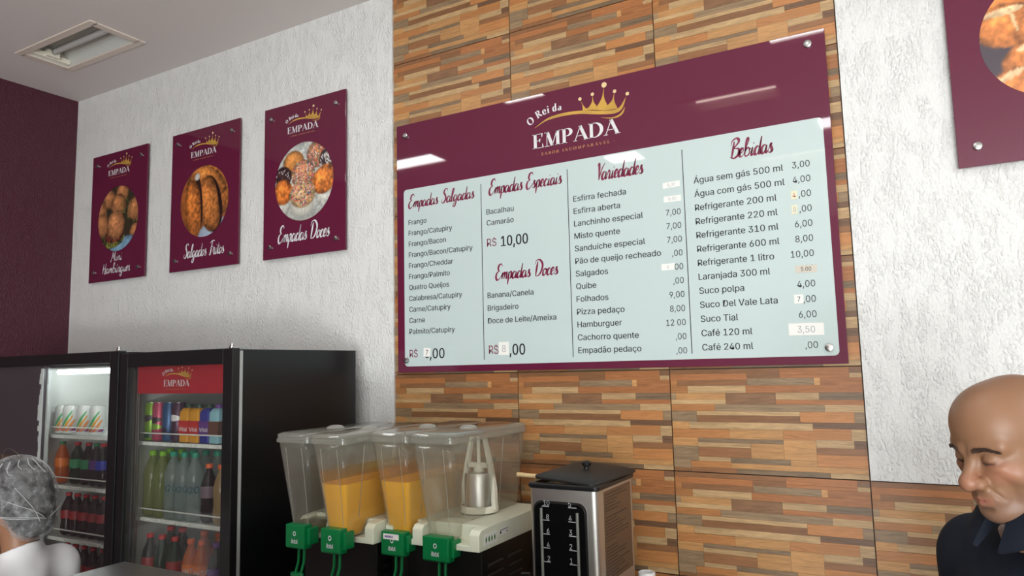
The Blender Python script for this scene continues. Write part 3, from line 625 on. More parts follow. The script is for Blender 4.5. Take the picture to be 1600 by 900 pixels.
def picture(parent, name, im, cx, cz, R, y):
    """the printed round photograph: a fine disc mesh carrying the print's colours"""
    me = bpy.data.meshes.new(name); b = parent['_base']; nr, na = 62, 150; vs = [(cx-b[0], y-b[1], cz-b[2])]; cs = []
    lim = np.clip(im, 0, 255)/255; lim = np.where(lim <= .04045, lim/12.92, ((lim+.055)/1.055)**2.4)
    def smp(u, v): return lim[int(round((1-v)/2*(N-1))), int(round((u+1)/2*(N-1)))]
    cs.append(smp(0, 0))
    for i in range(1, nr+1):
        for j in range(na):
            a = 2*PI*j/na; u, v = math.cos(a)*i/nr, math.sin(a)*i/nr; vs.append((cx+u*R-b[0], y-b[1], cz+v*R-b[2])); cs.append(smp(u, v))
    fs = [(0, 1+(j+1) % na, 1+j) for j in range(na)]
    for i in range(nr-1):
        for j in range(na): a, c = 1+i*na+j, 1+i*na+(j+1) % na; fs.append((a, c, c+na, a+na))
    me.from_pydata(vs, [], fs); at_ = me.color_attributes.new('Col', 'FLOAT_COLOR', 'POINT')
    at_.data.foreach_set('color', np.c_[np.array(cs), np.ones(len(cs))].astype(np.float32).ravel())
    return link(name, me, pm('photo_print', (255, 255, 255), .3, coat=.8, attr='Col'), parent)
def poster(x0, x1, lb, im, lines, show_logo=True, logo_dz=0):
    z0, z1 = 2.291, 3.004; t = thing('poster', lb, 'poster', ((x0+x1)/2, YB, z0))
    MB().box(x0, x1, YB, YB+.008, z0, z1).build('board', MAROON, t, bevel=.001)
    standoffs(t, [(x0+.048, z0+.055), (x1-.052, z0+.055), (x0+.048, z1-.055), (x1-.052, z1-.055)], .0115)
    if show_logo: logo(t, x0+.150, 2.861+logo_dz, .192, YB-.0008, True)
    picture(t, 'photo_print', im, (x0+x1)/2+.0035, 2.628, .179, YB-.0008)
    h = MB()
    for (s, a, b, z, xh) in lines:
        h = MB(); script_text(h, s, x0+a, x0+b, z, xh, YB-.0008, .85); h.build('heading', WHITEINK, t, smooth=0)
poster(-2.694, -2.198, 'maroon poster of mini burgers, nearest the maroon wall', pic_burgers(), [('Mini', .20, .30, 2.398, .024), ('Hambúrguer', .125, .375, 2.333, .025)], logo_dz=.014)
poster(-1.992, -1.484, 'maroon poster of fried sausage-shaped snacks between two other small posters', pic_sausages(), [('Salgados Fritos', .11, .41, 2.355, .030)])
poster(-1.313, -.811, 'maroon poster of sprinkled cupcakes, nearest the wood-tiled wall', pic_cups(), [('Empadas Doces', .095, .41, 2.362, .033)])
poster(1.4208, 1.9208, 'maroon poster of golden bread rolls cut off at the right edge', pic_rolls(), [])

# ------------------------------------------------------------------ drinks
def bottle_profile(kind, h, r):
    if kind == 'soda':   # rounded shoulder, waist
        return [(r*.75, 0), (r, .012), (r, h*.2), (r*.9, h*.32), (r*.97, h*.45), (r, h*.58), (r*.82, h*.72), (r*.48, h*.84), (r*.36, h*.9), (r*.36, h*.94)]
    if kind == 'slim':
        return [(r*.8, 0), (r, .01), (r, h*.62), (r*.93, h*.7), (r*.62, h*.82), (r*.38, h*.89), (r*.36, h*.94)]
    return [(r*.8, 0), (r, .01), (r, h*.5), (r*.98, h*.6), (r*.6, h*.8), (r*.4, h*.88), (r*.38, h*.94)]
def wrap_text(s, r, z, h, col, parent, ang=0, bold=.02, xs=.9):
    v, f, W = glyphs(s); t = MB(); w_ = h*xs
    vs = []
    for a, b in v:
        th = (a-W/2)*w_/r+ang; vs.append((r*math.sin(th), -r*math.cos(th), z+b*h))
    t.add(vs, f); r2_ = r+.0002; t.add([(x_*r2_/r+.0008, y_*r2_/r, z_) for x_, y_, z_ in vs], f); return t.build('label_lettering', col, parent, smooth=0)
CAPS = {'lime': pm('lime_cap', (130, 190, 40), .4), 'teal': pm('teal_cap', (20, 160, 130), .4), 'orange': pm('orange_cap', (235, 100, 40), .4), 'red': pm('red_cap', (205, 28, 36), .4), 'green': pm('green_cap', (30, 120, 60), .4), 'blue': pm('blue_cap', (30, 60, 170), .4), 'purple': pm('purple_cap', (110, 50, 140), .4)}
def liquid(name, c, haze, hc=None): return clear(name, c, haze, .06, hc or c, 1.4, .25)
def make_bottle(label, loc, kind, h, r, body, cap, labelmat=None, lz=(.3, .5), word=None, wcol=None, group=None, rot=0):
    if -1.37 < loc[0] < -.7: loc = (max(loc[0], -1.284+r+.003), loc[1], loc[2])
    t = thing('bottle', label, 'bottle', loc, (0, 0, rot), group, local=True)
    prof = bottle_profile(kind, h, r)
    MB().lathe(prof, n=18).build('bottle_body', body, t)
    MB().lathe([(r*.43, h*.925), (r*.44, h*.93), (r*.44, h*.99), (r*.38, h)], n=16).build('cap', CAPS[cap], t)
    if labelmat:
        rl = r*1.01
        MB().lathe([(rl, h*lz[0]), (rl, h*lz[1])], n=18, cap=False).build('label_band', labelmat, t)
    if word: wrap_text(word, r*1.03, h*(lz[0]+(lz[1]-lz[0])*.35), h*(lz[1]-lz[0])*.36, wcol or WHITEINK, t, ang=PI*.16)
    return t
def make_can(label, loc, h, r, mat, bands=(), word=None, wcol=None, group=None, wz=.3, wh=.02):
    if -1.37 < loc[0] < -.7: loc = (max(loc[0], -1.284+r+.003), loc[1], loc[2])
    t = thing('drink_can', label, 'can', loc, None, group, local=True)
    MB().lathe([(r*.8, 0), (r, .008), (r, h-.012), (r*.86, h-.003), (r*.86, h)], n=20).build('can_body', mat, t)
    MB().lathe([(r*.84, h-.003), (r*.84, h+.0005)], n=20).build('lid', CHROME, t)
    for (z0, z1, a0, a1, m_) in bands:   # printed swooshes wrapped on the can
        b = MB(); n = 14; vs = []
        for i in range(n+1):
            f = i/n; a = a0+(a1-a0)*f; zc = (z0+(z1-z0)*f)*h; hw = .07*h*(.4+math.sin(PI*f)*.8)
            for q in (-hw, hw): vs.append(((r+.0004)*math.sin(a), -(r+.0004)*math.cos(a), min(max(zc+q, .01), h-.014)))
        b.add(vs, [(2*i, 2*i+2, 2*i+3, 2*i+1) for i in range(n)]); b.build('printed_swoosh', m_, t)
    if word: wrap_text(word, r+.0008, h*wz, wh, wcol or WHITEINK, t, ang=PI*.18)
    return t

# ------------------------------------------------------------------ coolers
GLASS = clear('cooler_glass', (244, 244, 242), .03, .02, (200, 205, 205), 1.35)
LINER = pm('cooler_liner', (206, 210, 206), .4); LINERW = pm('bright_liner', (232, 234, 230), .4)
WIRE = pm('white_wire', (225, 228, 224), .4)
GASK = pm('grey_gasket', (172, 174, 172), .5)
def cooler(lb, x0, x1, gx0, gx1, gz1, ztop, shelves, liner, ix0=None):
    yb, yf, d0, d1 = -.10, -.655, -.698, -.668
    t = thing('drinks_cooler', lb, 'refrigerator', ((x0+x1)/2, -.4, 0))
    w_ = .020; zt = ztop-.004
    b = MB()   # cabinet: sides, back, top, base
    b.box(x0, x0+w_, yf, yb, .06, zt).box(x1-w_, x1, yf, yb, .06, zt).box(x0+w_, x1-w_, yb-.04, yb, .06, zt).box(x0+w_, x1-w_, yf, yb-.04, zt-.05, zt).box(x0+w_, x1-w_, yf, yb-.04, .06, .5)
    b.build('cabinet', BLACKG, t, bevel=.002)
    for (px, py) in ((x0+.05, yf+.06), (x1-.05, yf+.06), (x0+.05, yb-.06), (x1-.05, yb-.06)): MB().lathe([(.02, 0), (.02, .01), (.012, .012), (.012, .06)], (px, py, 0), 12).build('foot', BLACKP, t)
    l = MB(); a0, a1 = (ix0 if ix0 is not None else x0+w_), x1-w_; e = .006
    l.box(a0, a0+e, yf+.002, yb-.042, .5, zt-.052).box(a1-e, a1, yf+.002, yb-.042, .5, zt-.052).box(a0, a1, yb-.048, yb-.042, .5, zt-.052).box(a0, a1, yf+.002, yb-.042, zt-.058, zt-.052).box(a0, a1, yf+.002, yb-.042, .5, .506)
    l.build('liner', liner, t, smooth=0)
    f = MB()   # door frame around the glass
    f.box(x0+.003, gx0, d0, d1, .1, ztop).box(gx1, x1, d0, d1, .1, ztop).box(gx0, gx1, d0, d1, gz1, ztop).box(gx0, gx1, d0, d1, .1, .42)
    f.build('door_frame', BLACKP, t, bevel=.003)
    MB().box(gx0-.004, gx1+.004, d0+.008, d0+.013, .41, gz1+.004).build('glass', GLASS, t, smooth=0)
    g = MB().box(x1-.012, x1-.002, d1, yf, .1, zt-.004).box(x0+.006, x0+.016, d1, yf, .1, zt-.004).box(x0+.016, x1-.012, d1, yf, zt-.014, zt-.004)
    g.build('gasket', GASK, t, smooth=0)
    for hz in (ztop, ):
        h = MB().lathe([(.009, hz), (.009, hz+.008), (.006, hz+.010), (.006, hz+.016)], (x1-.022, (d0+d1)/2, 0), 12); h.box(x1-.03, x1-.008, d0+.008, yf+.03, hz-.001, hz+.003); h.build('hinge', CHROME, t)
    for z in shelves:
        s = MB().box(a0+e, a1-e, -.628, yb-.05, z-.012, z-.006)
        s2 = s.build('shelf', WIRE, t, smooth=0)
        r = MB().box(a0+e, a1-e, -.634, -.628, z-.014, z-.001); nn = int((a1-a0)/.011)
        for i in range(nn): x = a0+.012+i*(a1-a0-.024)/(nn-1); r.box(x-.0015, x+.0015, -.636, -.634, z-.014, z-.004)
        r.tube([(a0+.012, -.632, z), (a0+.012, -.632, z+.03), (a1-.012, -.632, z+.03), (a1-.012, -.632, z)], .0026, 6)
        r.build('shelf_rail', WIRE, s2, smooth=0)
    return t
cr = cooler('tall black glass-door drinks cooler with red crown header, beside juice dispensers', -1.312, -.690, -1.262, -.738, 1.810, 1.862, (1.535, 1.262, .99, .73), LINER)
SB = MB().box(-1.236, -.745, -.672, -.664, 1.712, 1.812).build('header_sign', pm('red_sign', (170, 16, 34), .3, coat=.4), cr, smooth=0)
logo(SB, -1.084, 1.737, .142, -.6728, True)
hm = MB().box(-1.262, -1.25, -.664, -.656, .42, 1.81); hm.box(-1.246, -1.240, -.660, -.654, .42, 1.81).build('door_trim', pm('aluminium_trim', (176, 172, 168), .3, 1), cr, smooth=0)
cl = cooler('tall black drinks cooler with brightly lit interior, behind the hairnetted worker', -2.42, -1.318, -2.34, -1.372, 1.828, 1.872, (1.545, 1.345, 1.14, .93, .7), LINERW, ix0=-1.912)
MB().lathe([(.010, -1.86), (.010, -1.40)], (0, -.615, 1.80), 12, 'x').build('light_tube', pm('cooler_tube', (240, 250, 255), .5, emit=16), cl)
# frosted divider; left of it, the glass reflection painted on opaque panels
MB().box(-1.93, -1.912, -.65, -.15, .5, 1.816).build('divider', LINERW, cl, smooth=0)
MB().box(-2.37, -1.845, -.684, -.66, .5, 1.826).build('reflection_panel', pm('dark_violet_reflection', (62, 52, 60), .35, var=(3, .2, (1, 1, 1))), cl, smooth=0)
REFL = MB().box(-2.37, -1.885, -.6855, -.6841, .5, 1.46).build('reflection_band', pm('brown_reflection', (74, 54, 42), .35, var=(4, .25, (1, 1, 3))), cl, smooth=0)  # brown lower part of the painted reflection
MB().tube([at(4+i*1.0, 716-13*math.sin(PI*min(i/24, 1)**.6)-.3*i, -.6865) if i < 25 else at(29+.5*math.sin(i), 712+(i-25)*2, -.6865) for i in range(32)], .003, 6, flat=.3).build('reflection_stroke', pm('grey_reflection', (120, 108, 100), .5), REFL)  # curved mark within the painted reflection
def ice_strip():
    b = MB(); n = 60
    for i in range(n):
        z = .55+i*(1.816-.55)/n; wd = .012+.02*rng.random()
        b.box(-1.845, -1.845+wd*.4, -.672, -.66, z, z+.022); b.box(-1.845-wd, -1.845, -.6865, -.684, z, z+.021)
    return b
ic = ice_strip().build('frost_edge', pm('frost', (196, 200, 200), .9), cl, smooth=0); ic['kind'] = 'stuff'

# right cooler, top shelf: slim cans and bottles
def X(px, py=690, Y=-.60): return at(px, py, Y).x
y1 = -.597
def at_x(px, Y=y1): return at(px, 686, Y).x
B_LIME, B_PINK = pm('lime_can', (120, 160, 46), .3, .3), pm('pink_can', (176, 66, 96), .3, .3)
B_BLUE, B_PURP = pm('blue_can', (34, 80, 126), .3, .3), pm('plum_can', (66, 30, 62), .3, .3)
DK = pm('dark_green_print', (22, 60, 40), .4); DKP = pm('dark_print', (44, 30, 44), .4); YELP = pm('yellow_print', (214, 148, 24), .4); REDP = pm('red_print', (190, 40, 36), .4)
NAVY = pm('navy_print', (34, 44, 140), .4); PALEB = pm('pale_blue_print', (140, 190, 204), .4); BRN = pm('brown_print', (96, 58, 44), .4); VIO = pm('violet_print', (96, 50, 130), .4); GRN = pm('green_print', (60, 160, 90), .4); ORG = pm('orange_print', (226, 140, 70), .4)
zs = 1.536
gS = 'slim drinks on the top shelf'
make_can('lime green slim can at the left end of the top cooler shelf', (at_x(232)+.004, y1, zs), .140, .0265, B_LIME, [(.55, .62, -1.2, 1.4, DKP), (.1, .12, -1.2, 1.4, DK)], group=gS)
make_can('pink slim can second on the top cooler shelf', (at_x(249), y1, zs), .140, .0265, B_PINK, [(.5, .56, -1.4, 1.2, DKP), (.4, .36, -1.4, 1.2, B_LIME)], group=gS)
make_can('blue slim can third on the top cooler shelf', (at_x(265), y1, zs), .140, .0265, B_BLUE, [(.2, .3, -1.4, .5, DKP)], group=gS)
make_can('dark plum slim can fourth on the top cooler shelf', (at_x(279), y1, zs), .140, .0265, B_PURP, [(.62, .6, -1, 1.2, WHITEINK)], group=gS)
def carton(label, px, body, cap, band, group, word=None, w_=.05):
    t = thing('drink_carton', label, 'carton', (at_x(px), y1, zs), None, group, local=True); h = .132; r = w_/2
    MB().rings([[(x, y, z) for x, y in rr(-r*s, r*s, -r*s, r*s, r*.3*s, 3)] for z, s in ((0, .97), (.004, 1), (h*.8, 1), (h*.9, .72), (h*.92, .6))]).build('carton_body', body, t)
    MB().lathe([(r*.56, h*.91), (r*.56, h*1.0), (r*.5, h*1.02)], n=14).build('cap', cap, t)
    MB().box(-r*1.01, r*1.01, -r*1.012, -r*.9, h*.22, h*.58).box(r*.9, r*1.012, -r*1.01, r*1.01, h*.22, h*.58).build('printed_band', band, t, smooth=0)
    if word:
        tx = MB(); text(tx, word, -r*.9, h*.3, .014, width=r*1.8, y=-r*1.03, bold=.02); tx.v = [tuple(Vector(v)) for v in tx.v]; tx.build('label_lettering', WHITEINK, t, smooth=0)
        tx = MB(); text(tx, word, -r*.9, h*.3, .014, width=r*1.8, y=-r*1.03, bold=.02); tx.v = [(-v[1], v[0], v[2]) for v in tx.v]; tx.build('label_lettering', WHITEINK, t, smooth=0)
    return t
carton('yellow drink with dark green cap beside the plum can', 295, YELP, DK, REDP, gS, 'Vital'); carton('yellow drink with dark green cap, one place from the blue carton', 311, YELP, DK, REDP, gS, 'Vital')
carton('deep blue drink between the yellow drinks and pale blue carton', 327, NAVY, DK, VIO, gS, 'Vital'); carton('pale blue and brown carton at the right end of the top cooler shelf', 342, PALEB, VIO, BRN, gS)
# middle shelf
zs2 = 1.262; g2 = 'bottles on the middle shelf'
LIMEL = liquid('lime_drink', (222, 226, 170), .40, (184, 192, 130)); H2O = liquid('clear_drink', (228, 236, 236), .42, (196, 208, 208)); GRAPE = liquid('grape_drink', (60, 24, 34), .75, (40, 14, 24))
CREAM = liquid('cream_drink', (214, 190, 140), .8, (200, 170, 120)); COLA = liquid('cola', (48, 22, 14), .85, (36, 14, 10)); GREENB = liquid('green_bottle', (60, 120, 70), .6, (30, 66, 40)); ORD = liquid('orange_drink', (240, 150, 40), .8, (236, 120, 30))
TEALINK = pm('teal_ink', (8, 80, 96), .4)
def bx_(px, py, Y): return at(px, py, Y).x
y2 = -.592
make_bottle('pale lime bottle with lime cap at the left end of the middle cooler shelf', (bx_(231, 790, y2), y2, zs2), 'slim', .235, .032, LIMEL, 'lime', group=g2)
make_bottle('pale lime bottle with lime cap touching the clear bottles', (bx_(253, 792, y2), y2, zs2), 'slim', .235, .031, LIMEL, 'lime', group=g2)
for px, lb in ((270, 'clear bottle with teal cap beside the lime bottles'), (287, 'clear bottle with teal cap, middle of its three'), (304, 'clear bottle with teal cap nearest the dark grape bottle')):
    make_bottle(lb, (bx_(px, 795, y2), y2, zs2), 'slim', .236, .0315, H2O, 'teal', None, (.32, .58), 'H2O', TEALINK, group=g2)
make_bottle('dark grape drink bottle with orange cap on the middle cooler shelf', (bx_(326, 797, y2), y2, zs2), 'soda', .200, .028, GRAPE, 'orange', pm('grape_label', (116, 96, 110), .4), (.42, .62), group=g2)
make_bottle('cream-coloured bottle at the right end of the middle cooler shelf', (bx_(345, 800, y2), y2, zs2), 'soda', .200, .027, CREAM, 'orange', group=g2)
for i, (px, c) in enumerate(((-1.25, 'lime'), (-1.182, 'lime'), (-1.114, 'teal'), (-1.046, 'teal'), (-.978, 'teal'))):
    make_bottle('%s-capped bottle in the back row of the middle cooler shelf, %s' % (c, ('behind the leftmost bottle', 'behind the second bottle', 'behind the first clear bottle', 'behind the middle clear bottle', 'behind the last clear bottle')[i]), (px, -.52, zs2), 'slim', .235, .031, LIMEL if c == 'lime' else H2O, c, group='second row on the middle shelf, '+c+' caps')
# lower shelf
zs3 = .99; g3 = 'bottles on the lower shelf'
BROWNL = pm('red_label', (150, 24, 30), .4); ORL = pm('orange_label', (236, 120, 30), .4); PUL = pm('purple_label', (90, 50, 130), .4)
for (px, b, c, lm, wd, lb) in ((234, COLA, 'red', BROWNL, None, 'cola bottle with red cap at the left end of the lower cooler shelf'), (253, GREENB, 'red', None, None, 'green bottle with red cap beside the cola bottle'),
      (273, GREENB, 'red', BROWNL, None, 'dark green bottle with red cap beside the orange sodas'), (298, ORD, 'orange', ORL, 'FANTA', 'orange soda bottle next to the green bottles'),
      (315, ORD, 'orange', ORL, 'FANTA', 'orange soda bottle next to the purple bottle'), (338, GRAPE, 'purple', PUL, None, 'grape soda bottle with purple label at the right end')):
    make_bottle(lb, (bx_(px, 880, y2), y2, zs3), 'soda', .205, .029, b, c, lm, (.36, .60), wd, group=g3)
for i, (px, c) in enumerate(((262, 'red'), (285, 'red'), (319, 'orange'), (342, 'orange'))):
    make_bottle('%s-capped bottle in the back row of the lower cooler shelf, %s' % (c, ('behind the cola bottle', 'behind the green bottles', 'behind the orange sodas', 'behind the grape soda')[i]), (bx_(px, 865, -.51), -.51, zs3), 'soda', .215, .033, COLA if c == 'red' else ORD, c, group='second row on the lower shelf, '+c+' caps')
# left cooler
ORDN = ['leftmost', 'second from the left', 'third from the left', 'middle one', 'third from the right', 'second from the right', 'rightmost']
y3 = -.588
CANW = pm('white_can', (214, 216, 214), .3, .2)
for px, lb in ((98, 'white can with green and orange swooshes, leftmost in the lit cooler'), (110, 'white can with green and orange swooshes, second in the lit cooler'), (132, 'white can with green and orange swooshes, third in the lit cooler'), (152, 'white can with green and orange swooshes, at the right in the lit cooler')):
    make_can(lb, (bx_(px, 672, y3), y3, 1.547), .114, .031, CANW, [(.2, .8, -.2, 1.2, GRN), (.05, .65, -.1, 1.3, YELP), (.05, .5, .4, 1.6, ORG), (.02, .2, .9, 1.9, VIO)], 'Guaraná', pm('red_ink', (190, 60, 70), .4), 'white cans in the lit cooler', .1, .012)
GRL = pm('green_label', (40, 140, 90), .4); BLUL = pm('blue_label', (40, 60, 180), .4)
for i, (px, b, c, lm, lb) in enumerate(((96, ORD, 'green', ORL, 'orange soda bottle in the lit cooler'), (120, GREENB, 'red', GRL, 'green bottle with green label beside the orange soda, lit cooler'), (137, GRAPE, 'red', GRL, 'dark bottle with red cap and green label, lit cooler'), (150, GRAPE, 'green', PUL, 'grape soda bottle with purple label, lit cooler'), (161, COLA, 'red', BLUL, 'dark bottle with blue label at the right, lit cooler'))):
    make_bottle(lb, (bx_(px, 752, y3), y3, 1.347), 'soda', .165, .028, b, c, lm, (.38, .6), group='second shelf of the lit cooler')
for i in range(7):
    make_bottle('cola bottle with red label, third shelf of the lit cooler, '+ORDN[i], (-1.80+.062*i, y3, 1.142), 'soda', .165, .028, COLA, 'red', BROWNL, (.4, .6), group='cola bottles on the third shelf of the lit cooler')
for i in range(7):
    make_bottle('cola bottle with red cap, lowest visible shelf of lit cooler, '+ORDN[i], (-1.80+.062*i, y3, .932), 'soda', .175, .028, COLA, 'red', BROWNL, (.4, .6), group='cola bottles on the fourth shelf of the lit cooler')

# ------------------------------------------------------------------ back counter
ct = thing('back_counter', 'long dark stone counter along the tiled wall under the juice dispensers', 'counter', (1.0, -.3, 0))
MB().box(-.62, 2.6, -.560, -.014, .86, .90).build('worktop', pm('dark_granite', (60, 58, 58), .2, var=(60, .3, (1, 1, 1))), ct, bevel=.004)
MB().box(-.60, 2.58, -.53, -.016, .08, .86).build('cabinet', pm('white_laminate', (214, 212, 206), .4), ct, smooth=0)
MB().box(-.60, 2.58, -.48, -.016, 0, .08).build('plinth', BLACKP, ct, smooth=0)
for i in range(5):
    x = -.60+.636*i; d = MB().box(x+.004, x+.632, -.548, -.53, .09, .855).build('door', pm('white_laminate_door', (222, 220, 214), .35), ct, bevel=.002)
    MB().tube([(x+.58, -.548, .62), (x+.58, -.566, .62), (x+.58, -.566, .78), (x+.58, -.548, .78)], .005, 8).build('handle', CHROME, d)
cs = thing('display_case', 'stainless steel topped case in the lower left corner, in front of coolers', 'counter', (.1, -1.45, 0))
a_ = at(195, 877, -1.14); ZK = 1.30
kx, ky = -.55, -1.14
MB().box(kx, 1.0, -1.75, ky, ZK-.03, ZK).build('top', pm('scuffed_steel', (176, 174, 174), .28, 1, bump=(9, .05, .003, (1, 1, 1), .8)), cs, bevel=.004)
MB().box(kx+.01, .99, -1.74, ky-.01, .1, ZK-.03).build('case_body', STEEL, cs, smooth=0)
MB().box(kx+.04, .96, -1.70, ky-.04, 0, .1).build('plinth', BLACKP, cs, smooth=0)

# ------------------------------------------------------------------ juice dispensers
TANK = clear('cloudy_tank_plastic', (252, 252, 250), .06, .12, (226, 222, 208), 1.42, .18)
LIDP = clear('clear_lid_plastic', (242, 243, 241), .14, .1, (232, 230, 220), 1.45, .3)
JUICE = pm('orange_juice', (255, 186, 0), .4, spec=.25); FILM = clear('juice_film', (255, 224, 110), .25, .15, (250, 190, 40), 1.2)
TAPG = pm('green_tap_plastic', (0, 118, 62), .35); BASEW = pm('cream_base_plastic', (226, 228, 206), .4)
ZL, ZB = 1.578, 1.287
def tank_rings(x0, x1, yf, yb, z0, z1, inset=0):
    def ring(z):
        t = (z-ZB)/(ZL-ZB); s = .030*(1-t)**1.0+inset           # walls lean in towards the bottom
        f = yf+.040*(1-t)+inset
        if z < 1.300: bk = yf+.135
        elif z < 1.322: bk = yf+.155
        else: bk = yb-.02*(1-t)-inset
        bk -= inset
        return [(x, y, z) for x, y in rr(x0+s, x1-s, f, bk, .018, 4)]
    zz = sorted({z0, z1}|{z for z in (1.2875, 1.2925, 1.3215, 1.3225, 1.34, 1.40, 1.47) if z0 < z < z1})
    R = [ring(z) for z in zz]
    if z0 <= ZB+.012:   # rounded toe
        c = R[0]; cx = sum(p[0] for p in c)/len(c); cy = sum(p[1] for p in c)/len(c)
        R.insert(0, [(cx+(p[0]-cx)*.86, cy+(p[1]-cy)*.9, z0-.006) for p in c])
    return R
def dispenser(lb, x0, x1, yfb, ybk, tanks, tk_y0, tk_y1):
    t = thing('juice_dispenser', lb, 'dispenser', ((x0+x1)/2, (yfb+ybk)/2, .90))
    MB().box(x0+.004, x1-.004, yfb+.02, ybk, .93, 1.258).build('housing', DSTEEL if False else pm('smoked_steel', (58, 57, 56), .3, .85), t, bevel=.004)
    MB().box(x0+.004, x1-.004, yfb-.08, yfb+.03, .905, .95).build('drip_tray', BLACKP, t, bevel=.004)
    for x in (x0+.03, x1-.03):
        for y in (yfb+.05, ybk-.05): MB().lathe([(.014, .90), (.012, .93)], (x, y, 0), 12).build('foot', BLACKP, t)
    b = MB(); b.box(x0, x1, yfb+.05, ybk, 1.258, 1.321); b.box(x0, x1, yfb, yfb+.05, 1.258, 1.275)
    # front lip: sloped between the tap recesses, with a raised block at each end and between the tanks
    xs_ = [x0]+[(tanks[0][1]+tanks[1][0])/2]+[x1]
    for i, xc in enumerate(xs_):
        a, c = (xc, xc+.028) if i == 0 else (xc-.018, xc+.018) if i == 1 else (xc-.034, xc)
        b.rings([[(q, yfb, 1.27), (q, yfb+.052, 1.27), (q, yfb+.052, 1.321), (q, yfb+.012, 1.317), (q, yfb, 1.305)] for q in (a, c)])
    b.build('base', BASEW, t, bevel=.0025)
    v = MB()
    for col in ((yfb+.05, yfb+.135), (yfb+.165, yfb+.25)):
        for k in range(9):
            z = 1.215-.028*k; v.rings([[(x1-.005, y, z), (x1+.0015, y, z-.004), (x1+.0015, y, z-.009), (x1-.005, y, z-.012)] for y in col])
    v.build('vent_louvre', pm('vent_black', (26, 25, 25), .5), t, smooth=0)['kind'] = 'stuff'
    for (a, c, juice, agit, tape) in tanks:
        yf, yb = tk_y0, tk_y1
        tk = MB().rings(tank_rings(a, c, yf, yb, ZB, ZL-.012), True)
        # open top: drop the last cap face
        tk.f = tk.f[:-1]
        to = tk.build('tank', TANK, t, smooth=35); so = to.modifiers.new('wall', 'SOLIDIFY'); so.thickness = .0022; so.offset = -1
        # moulded ribs down the front and side walls
        RIBM = clear('rib_plastic', (250, 250, 248), .35, .1, (232, 228, 214), 1.5)
        for fx in (.28, .76):
            xx = a+(c-a)*fx; MB().tube([(xx, yf+.005, 1.545), (xx, yf+.026, 1.40), (xx+(-.003 if fx > .5 else .003), yf+.038, 1.31)], .0011, 6).build('rib', RIBM, to)
        for fy in (.22, .66):
            yy = yf+(yb-yf)*fy; MB().tube([(c-.0030, yy, 1.55), (c-.0165, yy, 1.42), (c-.0255, yy, 1.335)], .0011, 6).build('rib', RIBM, to)
        l = MB(); o_ = .0045
        ring = lambda g, z: [(x, y, z) for x, y in rr(a-g, c+g, yf-g, yb+g, .02, 5)]
        l.rings([ring(o_-.003, ZL-.018), ring(o_, ZL-.017), ring(o_, ZL-.006), ring(o_-.003, ZL-.004), ring(o_-.003, ZL), ring(o_-.001, ZL+.003), ring(o_-.004, ZL+.009), ring(o_-.014, ZL+.013)], True)
        l.f = [f for f in l.f if len(f) == 4]+[l.f[-1]]
        lo = l.build('lid', LIDP, t, smooth=35); so = lo.modifiers.new('wall', 'SOLIDIFY'); so.thickness = .002; so.offset = -1
        xm, ym = (a+c)/2+.01, yf+(yb-yf)*.42
        MB().lathe([(.030, ZL+.011), (.029, ZL+.015), (.023, ZL+.020), (.012, ZL+.023), (.001, ZL+.0235)], (xm, ym, 0), 24).build('lid_knob', clear('knob_plastic', (240, 242, 240), .55, .1, (236, 236, 228), 1.5), lo)
        if juice:
            MB().rings(tank_rings(a, c, yf, yb, ZB, juice, .0035), True).build('juice', JUICE, t, smooth=35)
            fm_ = MB().rings(tank_rings(a, c, yf, yb, juice, juice+.035, .003), True); fm_.f = fm_.f[:-2]; fm_.build('juice_film', FILM, t, smooth=35)
        elif not agit:
            MB().rings(tank_rings(a, c, yf, yb, ZB, 1.312, .0035), True).build('juice_residue', clear('cloudy_residue', (200, 186, 140), .45, .2, (170, 160, 120)), t, smooth=35)
        xm, ym = (a+c)/2, (yf+yb)/2+.03
        if agit:
            MB().lathe([(.046, 1.325), (.046, 1.435), (.043, 1.445), (.020, 1.449), (.001, 1.449)], (xm+.004, ym, 0), 32).build('cooling_cylinder', STEEL, t)
            g = MB(); g.lathe([(.052, 1.326), (.060, 1.326), (.060, 1.340), (.054, 1.346), (.052, 1.340)], (xm+.004, ym, 0), 32, cap=False)
            for s in (-1, 1):
                for (q0, q1) in ((0, .5),):
                    g.rings([[(xm+.004+s*x_, ym-.008, z), (xm+.004+s*(x_+w2), ym-.008, z), (xm+.004+s*(x_+w2), ym+.008, z), (xm+.004+s*x_, ym+.008, z)] for z, x_, w2 in ((1.335, .050, .014), (1.40, .046, .016), (1.47, .036, .014), (1.556, .020, .008))])
            g.box(xm-.035, xm+.043, ym-.008, ym+.008, 1.462, 1.476); g.lathe([(.018, 1.449), (.016, 1.462), (.006, 1.475), (.006, 1.556)], (xm+.004, ym, 0), 16)
            g.build('agitator', pm('white_agitator', (236, 232, 214), .4), t, smooth=30)
        # tap: green block with lever hanging below
        tx0, tx1 = a+.034, c-.026; ty1 = yf+.045; ty0 = ty1-.034
        tz1, tz0 = (1.312, 1.240) if yfb < -.58 else (1.296, 1.225)
        tp = MB(); tp.rings([[(x, ty0+.004, tz0), (x, ty1, tz0), (x, ty1, tz1), (x, ty0, tz1), (x, ty0, tz0+.006)] for x in (tx0, tx1)]); tp.box(tx1-.002, tx1+.010, ty0+.012, ty1+.02, tz0+.012, tz1-.01)
        to2 = tp.build('tap', TAPG, t, bevel=.003)
        e = MB(); text(e, 'ibbl', (tx0+tx1)/2-.013, tz0+.017, .0125, width=.026, y=ty0-.0008, bold=.03)
        rg = [((tx0+tx1)/2+.0062*math.cos(q*PI/10)*k, ty0-.0008, tz0+.046+.0072*math.sin(q*PI/10)*k) for k in (1, .62) for q in range(20)]
